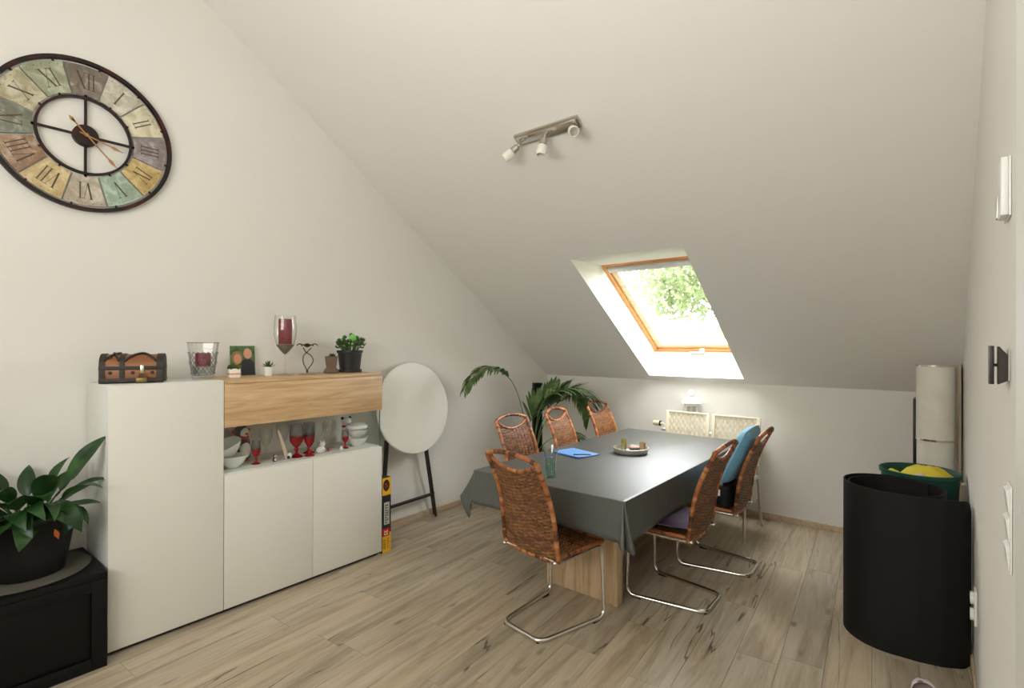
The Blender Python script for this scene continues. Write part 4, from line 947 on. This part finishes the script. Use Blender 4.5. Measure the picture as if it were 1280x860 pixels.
def make_chair(label, loc, rz):
    ch = thing('wicker_chair', label, 'chair', loc, rz, 'wicker cantilever chairs around the dining table')
    ZCOR = .985
    def ztop(u): s = (u - .5) * 2; return .956 - .046 * (1 - s * s)
    def bowc(s): return -.014 * (1 - s * s)
    def Sb(u, v):
        s = (u - .5) * 2; zb = .43 + .03 * max(0, abs(s) - .8) / .2 * .6; z = zb + (ztop(u) - .004 - zb) * v; w = hw(z) - .006
        p = V((s * w, yprof(z) + bowc(s), z)); d = (yprof(z + .02) - yprof(z - .02)) / .04; return p, V((0, 1, -d)).normalized()
    m = MB(); weave(m, Sb, 50, 5, .0042, 11, .3, .75, 2, .25, 1.0); m.build('backrest', M_WICK, ch, angle=60, recalc=False)
    rim = MB()
    zs = [.455 + (ZCOR - .455) * i / 14 for i in range(15)]
    for s in (-1, 1):
        path = [V((s * (hw(.43) - .05), yprof(.425), .425)), V((s * (hw(.44) - .012), yprof(.432), .432))] + [V((s * hw(z), yprof(z), z)) for z in zs]
        wrapped(rim, path, .0135, 20 + s)
    bot = [V((s * .165, yprof(.425) + bowc(s * .8), .425)) for s in (-1, -.5, 0, .5, 1)]
    wrapped(rim, bot, .011, 31)
    rim.build('back_frame', M_RIM, ch, angle=70)
    hn = MB(); NH = 14
    up = [V(((i / NH * 2 - 1) * hw(ZCOR), yprof(ZCOR + .034 * math.sin(PI * i / NH)) + bowc(i / NH * 2 - 1) * .6, ZCOR - .004 + .036 * math.sin(PI * i / NH) ** .8)) for i in range(NH + 1)]
    wrapped(hn, up, .0135, 41)
    lo_ = [V(((i / NH * 2 - 1) * (hw(.95) - .004), yprof(ztop(i / NH)) + bowc(i / NH * 2 - 1), ztop(i / NH) + .002 + .02 * (abs(i / NH * 2 - 1) ** 3))) for i in range(NH + 1)]
    wrapped(hn, lo_, .0105, 43)
    hn.build('handle', M_RIM, ch, angle=70)
    def Ss(u, v):
        s = (v - .5) * 2; y = -.150 + .392 * u; z = .462 - .010 * math.sin(PI * u) - (.02 * max(0, (y - .21) / .032) if y > .21 else 0) - .006 * (1 - s * s)
        return V((s * .205, y, z)), V((0, 0, 1))
    m = MB(); weave(m, Ss, 34, 6, .004, 13, .1, .55); m.build('seat', M_WICK, ch, angle=60, recalc=False)
    sr = MB(); wrapped(sr, roundpath([(-.208, -.15, .455), (-.208, .238, .452), (.208, .238, .452), (.208, -.15, .455)], .03), .012, 51, .05, .6); sr.build('seat_rim', M_RIM, ch, angle=70)
    # chrome cantilever tube, one bent piece
    T = .0125
    path = [(-.200, -.180, .432), (-.200, .225, .432), (-.215, .232, .014), (-.148, -.245, .014), (.148, -.245, .014), (.215, .232, .014), (.200, .225, .432), (.200, -.180, .432)]
    MB().tube(roundpath(path, .062, 7), T, 10).build('cantilever_frame', M_CHROME, ch, angle=70)
    MB().tube([(-.20, -.165, .432), (.20, -.165, .432)], .008, 8).build('cross_bar', M_CHROME, ch)
    for s in (-1, 1):
        MB().box(s * .203 - .012, s * .203 + .012, .135, .195, 0.0, .010, .003).build('floor_glide', M_RUBBER, ch)
        MB().lathe([(.008, 0), (.010, .003), (.009, .008)], 10, (s * .128, -.238, 0)).build('floor_glide', M_RUBBER, ch)
        MB().sphere((s * .2, -.181, .432), .0128, n=10, m=6).build('tube_cap', M_CHROME, ch)
    return ch
R_ = math.radians
c0 = make_chair('dark wicker cantilever chair at the near table end, its back to the camera', (1.945, 2.500, 0), R_(-8))
dup(c0, (2.392, 3.250, 0), R_(90), 'wicker cantilever chair with purple seat cushion at the right table side')
dup(c0, (2.452, 3.925, 0), R_(92), 'wicker cantilever chair holding a light blue pillow and black bag')
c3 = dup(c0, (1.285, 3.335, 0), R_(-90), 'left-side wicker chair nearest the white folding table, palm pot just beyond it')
c4 = dup(c0, (1.310, 3.985, 0), R_(-82), 'skylight-brightened middle wicker chair on the left table side, in front of the palm fronds')
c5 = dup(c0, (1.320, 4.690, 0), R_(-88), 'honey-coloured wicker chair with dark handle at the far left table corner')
for c_, tone in ((c3, (1.25, 1.16, 1.1, 1)), (c4, (1.5, 1.42, 1.35, 1)), (c5, (1.4, 1.32, 1.0, 1))):  # skylight brightness on the left-side chairs put into their colour
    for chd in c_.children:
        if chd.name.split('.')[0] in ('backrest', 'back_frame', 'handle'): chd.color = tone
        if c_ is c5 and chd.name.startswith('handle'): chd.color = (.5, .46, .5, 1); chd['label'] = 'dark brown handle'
# cushion on the second chair
def pillow(w, d, h, n=14, p=2.6, seedv=0.0):
    m = MB()
    def f(u, v, sg):
        a, b = (u - .5) * 2, (v - .5) * 2; k = max(0, (1 - abs(a) ** p) * (1 - abs(b) ** p)) ** .45
        pinch = 1 - .07 * (abs(a) * abs(b)) ** 2 - .05 * (1 - abs(a)) * abs(b) ** 4
        z = sg * h / 2 * k + .006 * noise.noise(V((a * 2.3, b * 2.3, sg + seedv))) * k
        return (a * w / 2 * pinch, b * d / 2 * pinch, z)
    m.grid(lambda u, v: f(u, v, 1), n, n); m.grid(lambda u, v: f(u, v, -1), n, n); return m
cu = pillow(.40, .37, .05, seedv=3).build('seat_cushion', M_PURPLE, angle=80); cu.location = (2.375, 3.252, .500); cu.rotation_euler = (0, 0, R_(90)); tag(cu, 'dark purple cushion on the seat of the right-hand wicker chair', 'cushion')
bpil = pillow(.44, .44, .13, seedv=5).build('pillow', M_BLUE, angle=80); bpil.location = (2.607, 3.92, .822); bpil.rotation_euler = (0, R_(-66), R_(2)); tag(bpil, 'light blue pillow leaning on the backrest of the far right wicker chair', 'pillow')
bag = thing('bag', 'black fabric bag with a pale zip tag on the far right wicker chair seat', 'bag', (2.530, 3.925, .473), R_(2))
m = MB()
def bagf(u, v):
    a = 2 * PI * u; k = (abs(math.cos(a)) ** 3 + abs(math.sin(a)) ** 3) ** (-1 / 3); r = 1 if v < .75 else math.sqrt(max(0, 1 - ((v - .75) / .25) ** 2)) * .9 + .1
    return (.070 * k * math.cos(a) * r, .180 * k * math.sin(a) * r, .16 * v + .01 * noise.noise(V((math.cos(a) * 2, math.sin(a) * 2, v * 3))))
m.grid(bagf, 28, 10, closed_u=True); m.build('bag_body', M_BAG, bag, angle=80)
MB().tube(smoothpath([(.03, -.12, .15), (.04, -.09, .20), (.04, .09, .20), (.03, .12, .15)], 5), .008, 6).build('bag_strap', M_BAG, bag)
MB().box(-.030, -.012, -.192, -.187, .07, .115, .002).build('zip_tag', M_PLASTIC, bag); MB().tube(smoothpath([(-.07, -.187, .04), (-.05, -.189, .07), (-.055, -.189, .10)], 4), .003, 5).build('zip_pull', M_ALU, bag)

# ------------------------------------------------------------------ cream woven chairs at the far end
def make_cream(label, loc, rz):
    ch = thing('webbed_chair', label, 'chair', loc, rz, 'cream woven chairs at the far table end')
    def Sb(u, v):
        z = .60 + .345 * v; return V(((u - .5) * .36, -.215 - .10 * (z - .45), z)), V((0, 1, .1)).normalized()
    m = MB(); weave(m, Sb, 10, 8, .004, 5, .2, .9); m.build('backrest', M_CREAM, ch, angle=60, recalc=False)
    f = MB()
    for s in (-1, 1): f.box(s * .195 - .015, s * .195 + .015, -.011, .011, .585, .962, .003, M=Matrix.Translation((0, -.215 + .045, 0)) @ Matrix.Rotation(R_(5.7), 4, 'X'))
    for z in (.945, .588): f.box(-.18, .18, -.010, .010, z, z + .017, .003, M=Matrix.Translation((0, -.215 + .045, 0)) @ Matrix.Rotation(R_(5.7), 4, 'X'))
    f.build('back_frame', mat('cream_frame', lin(248, 238, 208), .5), ch)
    def Ss(u, v): return V(((u - .5) * .40, -.19 + .41 * v, .45)), V((0, 0, 1))
    m = MB(); weave(m, Ss, 10, 8, .004, 6, .2, .9); m.build('seat', M_CREAM, ch, angle=60, recalc=False)
    g = MB(); g.tube(roundpath([(-.205, -.2, .452), (-.205, .225, .452), (.205, .225, .452), (.205, -.2, .452), (-.205, -.2, .452)], .03), .011, 8); g.build('seat_frame', M_ALU, ch)
    for s in (-1, 1):
        MB().tube([(s * .205, .215, .45), (s * .205, .235, .0)], .013, 8).build('leg', M_ALU, ch)
        MB().tube([(s * .200, -.205, .55), (s * .200, -.225, .42), (s * .205, -.30, .0)], .013, 8).build('leg', M_ALU, ch)
        MB().tube([(s * .200, -.205, .53), (s * .195, -.25, .64)], .010, 8).build('upright', M_ALU, ch)
    return ch
k0 = make_cream('left cream woven chair at the far table end, in front of the lantern', (1.842, 4.680, 0), PI)
dup(k0, (2.290, 4.668, 0), PI, 'right cream woven chair at the far table end, behind the blue pillow')

# ------------------------------------------------------------------ radiator, lantern
ra = thing('radiator', 'low white panel radiator with valve on the knee wall under the skylight', 'radiator', (0, 0, 0))
m = MB(); m.box(1.52, 2.42, 5.075, 5.095, .16, .745, .006)
for k in range(22):
    x = 1.54 + .04 * k; m.box(x, x + .022, 5.068, 5.078, .19, .715, .004)
m.build('front_panel', M_PLASTIC, ra); MB().box(1.52, 2.42, 5.096, 5.185, .18, .745, .004).build('rear_panel', M_PLASTIC, ra); MB().box(1.515, 2.425, 5.066, 5.190, .746, .752, .002).build('top_grille', M_PLASTIC, ra)
for xx in (1.62, 2.30): MB().box(xx, xx + .03, 5.186, 5.205, .3, .6).build('bracket', M_PLASTIC, ra, smooth=False)
vv = MB(); Mx = Matrix.Translation((1.50, 5.11, .795)) @ Matrix.Rotation(-PI / 2, 4, 'Y'); vv.lathe([(.012, -.03), (.012, 0), (.026, .004), (.028, .05), (.022, .078), (.004, .08)], 20, M=Mx, cap1=False); vv.tube([(1.525, 5.11, .795), (1.545, 5.11, .785), (1.55, 5.11, .70)], .010, 8)
vv.build('valve', mat('cream_plastic', lin(226, 214, 188), .4), ra); MB().lathe([(.0265, -.006), (.0275, .004)], 20, M=Matrix.Translation((1.495, 5.11, .795)) @ Matrix.Rotation(-PI / 2, 4, 'Y')).build('valve_ring', M_RUBBER, ra)
la = thing('lantern', 'white house-shaped lantern with pagoda roof standing on the radiator', 'lantern', (1.812, 5.118, .7535), R_(24))
MB().box(-.068, .068, -.068, .068, 0, .018, .003).build('base', M_PLASTIC, la)
fr = MB()
for sx_ in (-1, 1):
    for sy_ in (-1, 1): fr.box(sx_ * .054 - .009, sx_ * .054 + .009, sy_ * .054 - .009, sy_ * .054 + .009, .018, .271, .001)
for z in (.018, .246):
    for s in (-1, 1): fr.box(-.046, .046, s * .054 - .008, s * .054 + .008, z, z + .022); fr.box(s * .054 - .008, s * .054 + .008, -.046, .046, z, z + .022)
for s in (-1, 1): fr.box(-.046, .046, s * .054 - .004, s * .054 + .004, .118, .126); fr.box(s * .054 - .004, s * .054 + .004, -.046, .046, .118, .126); fr.box(-.004, .004, s * .054 - .004, s * .054 + .004, .04, .246); fr.box(s * .054 - .004, s * .054 + .004, -.004, .004, .04, .246)
fr.build('house_frame', M_PLASTIC, la)
for s in (-1, 1): MB().box(-.045, .045, s * .052 - .001, s * .052 + .001, .04, .246).build('pane', M_VITR, la, smooth=False); MB().box(s * .052 - .001, s * .052 + .001, -.045, .045, .04, .246).build('pane', M_VITR, la, smooth=False)
MB().lathe([(.125, .272), (.125, .279), (.085, .293), (.058, .310), (.04, .326), (.02, .334)], 4, M=Matrix.Rotation(PI / 4, 4, 'Z')).build('roof', M_PLASTIC, la, smooth=False)
MB().lathe([(.014, .330), (.014, .342), (.026, .352), (.026, .385), (.02, .396), (.012, .402)], 16).build('finial', M_PLASTIC, la)
MB().lathe([(.024, .0185), (.024, .09)], 16).build('candle', mat('grey_candle', lin(120, 112, 100), .6), la)

# ------------------------------------------------------------------ right side: lamp, bin, rolled mat, slippers
lp = thing('floor_lamp', 'white two-tier cylindrical floor lamp with chrome rings in the right corner', 'lamp', (3.690, 4.555, 0))
MB().lathe([(.100, 0), (.100, .02), (.096, .024)], 40).build('base', M_CHROME, lp)
MB().lathe([(.100, .025), (.100, .958)], 44, cap0=False, cap1=False).build('lower_shade', M_SHADE, lp); MB().lathe([(.103, .970), (.103, 1.458)], 44, cap0=False, cap1=False).build('upper_shade', M_SHADE, lp)
for z in (.957, 1.457): MB().lathe([(.100, z), (.105, z + .001), (.105, z + .013), (.100, z + .014)], 44, cap0=True, cap1=True).build('chrome_ring', M_CHROME, lp)
bd = MB().box(-.012, .012, -.13, .13, 0, 1.2, .002).build('black_board', M_BLACKGL); bd.location = (3.575, 4.98, 0); tag(bd, 'thin black board standing behind the white floor lamp', 'board')
wp = MB().box(-.006, .006, -.20, .20, 0, 1.462, .002).build('white_board', mat('cream_board', lin(214, 196, 170), .6)); wp.location = (3.824, 4.93, 0); tag(wp, 'tall cream board standing against the right wall behind the floor lamp', 'board')
w2 = MB().box(-.008, .008, -.05, .05, 0, .72, .002).build('plank_end', bpy.data.materials['cream_board']); w2.location = (3.8275, 4.37, 0); w2.name = 'short_board'; tag(w2, 'short cream board against the right wall beside the green bin', 'board')
bn = thing('laundry_bin', 'dark green round plastic bin with yellow cloths behind the rolled black mat', 'bin', (3.612, 4.135, 0))
MB().lathe([(.155, 0), (.160, .006), (.196, .795), (.206, .800), (.207, .822), (.200, .824), (.190, .80), (.152, .012), (.004, .01)], 44, cap1=False).build('bin_body', M_GREENB, bn)
def clothlump(cx, cy, r, z, h, seed, sx=1, sy=1):
    m = MB()
    def fn(u, v):
        a = 2 * PI * u; rr = r * v; x = rr * math.cos(a) * sx; y = rr * math.sin(a) * sy
        w = noise.noise(V((x * 14 + seed, y * 14, seed))) ; w2 = noise.noise(V((x * 34, y * 34, seed)))
        return (cx + x, cy + y, z + h * (1 - v ** 2.2) + h * .45 * w * (1 - .5 * v) + .008 * w2 - .05 * v ** 4)
    m.grid(fn, 30, 12, closed_u=True); return m
yc = clothlump(.040, .005, .150, .812, .034, 3, 1, .9).build('yellow_cloth', M_YELLOW, angle=80, solid=.003); yc.location = (3.612, 4.135, 0); tag(yc, 'crumpled yellow cloth heaped in the dark green bin', 'cloth')
yc2 = clothlump(-.128, -.075, .045, .800, .02, 9, 1.1, .8).build('yellow_cloth', M_YELLOW, angle=80, solid=.003); yc2.location = (3.612, 4.135, 0); tag(yc2, 'small yellow cloth at the left rim inside the dark green bin', 'cloth')
pc = clothlump(.005, -.145, .045, .800, .026, 15, 1.2, .7).build('pale_cloth', M_PINKW, angle=80, solid=.003); pc.location = (3.612, 4.135, 0); tag(pc, 'pale pinkish cloth at the near rim of the green bin', 'cloth')
# rolled mat: one spiral sheet standing on its edge
pts = [(3.828, 3.47), (3.80, 3.405), (3.72, 3.358), (3.62, 3.336)]
cxm, cym = 3.510, 3.570
n = 84
for i in range(n + 1):
    t = i / n; a = math.radians(-80 - 600 * t); r = .238 - .016 * t - .040 * max(0, t - .45); pts.append((cxm + r * math.cos(a) * .98, cym + r * math.sin(a) * (1.0 + .02 * t)))
pts = [(p.x, p.y) for p in resample([V((x, y, 0)) for x, y in pts], .016)]
TH = .0035; rm = MB(); vs = []; HM = .826; Lc = 0; NP = len(pts); cum = [0]
for a, b in zip(pts, pts[1:]): cum.append(cum[-1] + math.hypot(b[0] - a[0], b[1] - a[1]))
NZ = 10
for i, (x, y) in enumerate(pts):
    a = pts[max(0, i - 1)]; b = pts[min(NP - 1, i + 1)]; d = V((b[0] - a[0], b[1] - a[1])).normalized(); nx, ny = -d.y * TH, d.x * TH
    s = cum[i]; rc = .062; cut = (rc - math.sqrt(max(0, rc * rc - (rc - s) ** 2))) if s < rc else 0
    zt = HM - cut + .012 * math.sin(min(1, cum[i] / 1.2) * PI); zb = .001 + cut * .0
    for sg in (1, -1):
        for q in range(NZ + 1): vs.append((x + sg * nx, y + sg * ny, zb + (zt - zb) * q / NZ))
fs = []; S2 = 2 * (NZ + 1)
for i in range(NP - 1):
    for q in range(NZ):
        fs.append((i * S2 + q, i * S2 + q + 1, (i + 1) * S2 + q + 1, (i + 1) * S2 + q)); o_ = NZ + 1
        fs.append((i * S2 + o_ + q + 1, i * S2 + o_ + q, (i + 1) * S2 + o_ + q, (i + 1) * S2 + o_ + q + 1))
    fs.append((i * S2 + NZ, i * S2 + NZ + o_, (i + 1) * S2 + NZ + o_, (i + 1) * S2 + NZ)); fs.append((i * S2, (i + 1) * S2, (i + 1) * S2 + o_, i * S2 + o_))
for i in (0, NP - 1):
    for q in range(NZ): fs.append((i * S2 + q, i * S2 + q + 1, i * S2 + NZ + 1 + q + 1, i * S2 + NZ + 1 + q))
rm.add(vs, fs); rmo = rm.build('rolled_mat', M_RUBMAT, angle=50); tag(rmo, 'black foam mat rolled up and standing on end by the right wall', 'mat')
# slippers
def floral():
    m = mat('floral_fabric', lin(206, 198, 198), .9); t = NT(m); vo = t.node('ShaderNodeTexVoronoi'); vo.inputs['Scale'].default_value = 26; t.link(t.coords(), vo.inputs['Vector'])
    t.base(t.ramp(vo.outputs['Distance'], [(.18, lin(96, 70, 88)), (.34, lin(150, 120, 134)), (.42, lin(214, 206, 204))])); return m
M_FLORAL = floral()
def slipper(label, loc, rz, m_):
    s = thing('slipper', label, 'slipper', loc, rz, 'pair of slippers by the rolled mat')
    out = [(.050 * math.sin(a) * (1.0 if math.cos(a) > 0 else .82), .13 * math.cos(a)) for a in [2 * PI * i / 28 for i in range(28)]]
    MB().prism(out, lambda x, y: (x, y, .001), lambda x, y: (x, y, .016)).build('sole', M_PINKW, s)
    def fn(u, v):
        a = PI * u; y = .005 + .118 * v; w = .050 * math.sqrt(max(.0, 1 - (y / .131) ** 2)); h = .062 * (1 - .5 * v) * math.sqrt(max(0, 1 - v ** 3.5)) + .002
        return (-w * math.cos(a), y, .0165 + h * math.sin(a) ** .8)
    MB().grid(fn, 16, 12).build('upper', m_, s, angle=80, solid=.004); return s
slipper('pale floral slipper left of the pair on the floor before the rolled mat', (3.655, 2.99, 0), R_(4), M_FLORAL)
slipper('greyish slipper right of the pair, nearest the right wall', (3.768, 2.98, 0), R_(-8), cloth_mat('grey_felt_slipper', lin(150, 150, 148), .9))

# ------------------------------------------------------------------ right wall fittings
tb = thing('wall_box', 'white plastic wall box high on the right wall', 'wall box', (W, 1.885, 2.01))
MB().box(-.006, -.001, -.058, .066, -.076, .076, .001).build('back_plate', M_PLASTIC, tb); MB().box(-.021, -.0062, -.055, .030, -.074, .076, .003).build('cover', M_PLASTIC, tb)
MB().box(-.023, -.0062, .031, .062, -.066, -.004, .003).build('side_button', M_ALU, tb)
br = thing('wall_bracket', 'dark metal two-part bracket on the right wall', 'bracket', (W, 1.90, 1.548))
MB().box(-.040, -.030, -.03, .01, -.050, .052, .001).build('front_bar', M_DARKMET, br)
m = MB(); m.prism([(-.0225, .050), (-.020, .050), (-.003, .026), (-.003, -.040), (-.0225, -.050)], lambda x, z: (x, -.03, z), lambda x, z: (x, .01, z)); m.build('wedge', M_DARKMET, br, smooth=False)
MB().box(-.034, -.0030, .0105, .020, -.004, .004, .001).build('bar_arm', M_DARKMET, br); MB().box(-.0028, -.0008, -.03, .03, -.04, .04).build('back_plate', M_ALU, br)
sw = thing('light_switch', 'white three-gang rocker switch on the right wall', 'switch', (W, 1.84, 1.135))
MB().box(-.005, -.001, -.04, .04, -.110, .110, .001).build('switch_frame', M_PLASTIC, sw)
for k, z in enumerate((.072, 0, -.072)):
    m = MB(); m.prism([(-.0052, z + .031), (-.013, z + .024), (-.0070, z - .031), (-.0052, z - .031)], lambda x, zz: (x, -.032, zz), lambda x, zz: (x, .032, zz)); m.build('rocker', M_PLASTIC, sw, smooth=False)
so = thing('socket', 'white double wall socket low on the right wall beside the rolled mat', 'socket', (W, 3.20, .40))
MB().box(-.012, -.001, -.04, .04, -.078, .078, .003).build('socket_frame', M_PLASTIC, so)
for z in (.037, -.037): MB().lathe([(.028, 0), (.028, .012), (.022, .012), (.020, .004), (.003, .004)], 24, M=Matrix.Translation((-.0125, 0, z)) @ Matrix.Rotation(-PI / 2, 4, 'Y')).build('socket_insert', M_PLASTIC, so)

# ------------------------------------------------------------------ ceiling spotlight bar
nrm_in = V((0, -SL, -1)).normalized()
Mspot = Matrix((V((1, 0, 0)), V((0, 1, -SL)).normalized(), -nrm_in)).transposed().to_4x4()
Mspot.translation = V((1.805, 2.655, zc(2.655) - .0005)); sl = thing('spotlight_bar', 'nickel ceiling bar with three frosted glass spot heads on the slope', 'lamp'); sl.matrix_world = Mspot
m = MB(); m.box(-.24, .24, -.040, .040, -.022, -.001, .004); m.build('mounting_bar', M_STEEL, sl)
m = MB(); m.box(-.225, .225, -.026, .026, -.030, -.0225, .003); m.build('polished_strip', mat('mirror_strip', (.72, .72, .72, 1), .18, metal=1.0), sl)
Minv = Mspot.to_3x3().inverted()
for (x, d) in ((-.215, (-.75, -.45, -.75)), (-.01, (-.02, -.30, -1.0)), (.19, (.55, -.65, -.45))):
    dl = (Minv @ V(d)).normalized(); b = V((x, .012, -.030)); j = V((x, .015, -.052)); q = dl.to_track_quat('Z', 'Y').to_matrix().to_4x4()
    hd = MB(); hd.tube([b, j], .007, 8); hd.sphere(tuple(j), .014); hd.lathe([(.018, .008), (.024, .014), (.025, .050), (.020, .052)], 20, M=Matrix.Translation(j) @ q)
    hh = hd.build('spot_head', M_STEEL, sl)
    MB().lathe([(.021, .053), (.029, .060), (.033, .105), (.028, .125), (.025, .125), (.029, .104), (.02, .06), (.003, .056)], 24, M=Matrix.Translation(j) @ q, cap1=False).build('glass_shade', M_FROST, hh)

# ------------------------------------------------------------------ outside
gr = MB().box(-120, 120, 6.5, 180, -3.1, -3.0).build('ground', mat('lawn', lin(150, 168, 104), .9), smooth=False); struct(gr)
tree = thing('tree', 'pale green leafy tree outside the skylight', 'tree', (-2.3, 19.5, -3.0))
MB().tube(smoothpath([(0, 0, 0), (.1, 0, 2.5), (0, .1, 5), (.2, 0, 8)], 4), [.32, .3, .28, .27, .26, .25, .24, .22, .2, .18, .16, .12, .08], 8).build('trunk', mat('bark', lin(120, 104, 84), .9), tree)
lm = MB(); rr = random.Random(4)
cl = [(V((rr.gauss(0, 1.7), rr.gauss(0, 1.7), rr.uniform(6.2, 10.0))), rr.uniform(.8, 1.4)) for _ in range(60)]
for k in range(17000):
    c_, r = rr.choice(cl); p = c_ + V((rr.gauss(0, 1), rr.gauss(0, 1), rr.gauss(0, .8))).normalized() * r * rr.random() ** .4; a = V((rr.gauss(0, 1), rr.gauss(0, 1), rr.gauss(0, 1))).normalized(); b = a.orthogonal().normalized(); s = rr.uniform(.09, .17)
    lm.add([p - a * s, p + b * s * .5, p + a * s, p - b * s * .5], [(0, 1, 2, 3)], rr.random())
fo_ = lm.build('foliage', M_TREE, tree, smooth=False, recalc=False); fo_['kind'] = 'stuff'
hm = MB(); rr = random.Random(8)
for k in range(60):
    hm.sphere((-62 + 2.1 * k + rr.uniform(-.6, .6), 62 + rr.uniform(-2, 2), .5), 3.0, sz=1.25 * rr.uniform(.8, 1.15), n=9, m=6, tint=rr.random())
hdg = hm.build('far_hedge', M_TREE, angle=80); tag(hdg, 'distant pale green row of shrubs beyond the lawn outside', 'hedge', None, 'stuff'); hdg.location = (0, 0, -1.6)
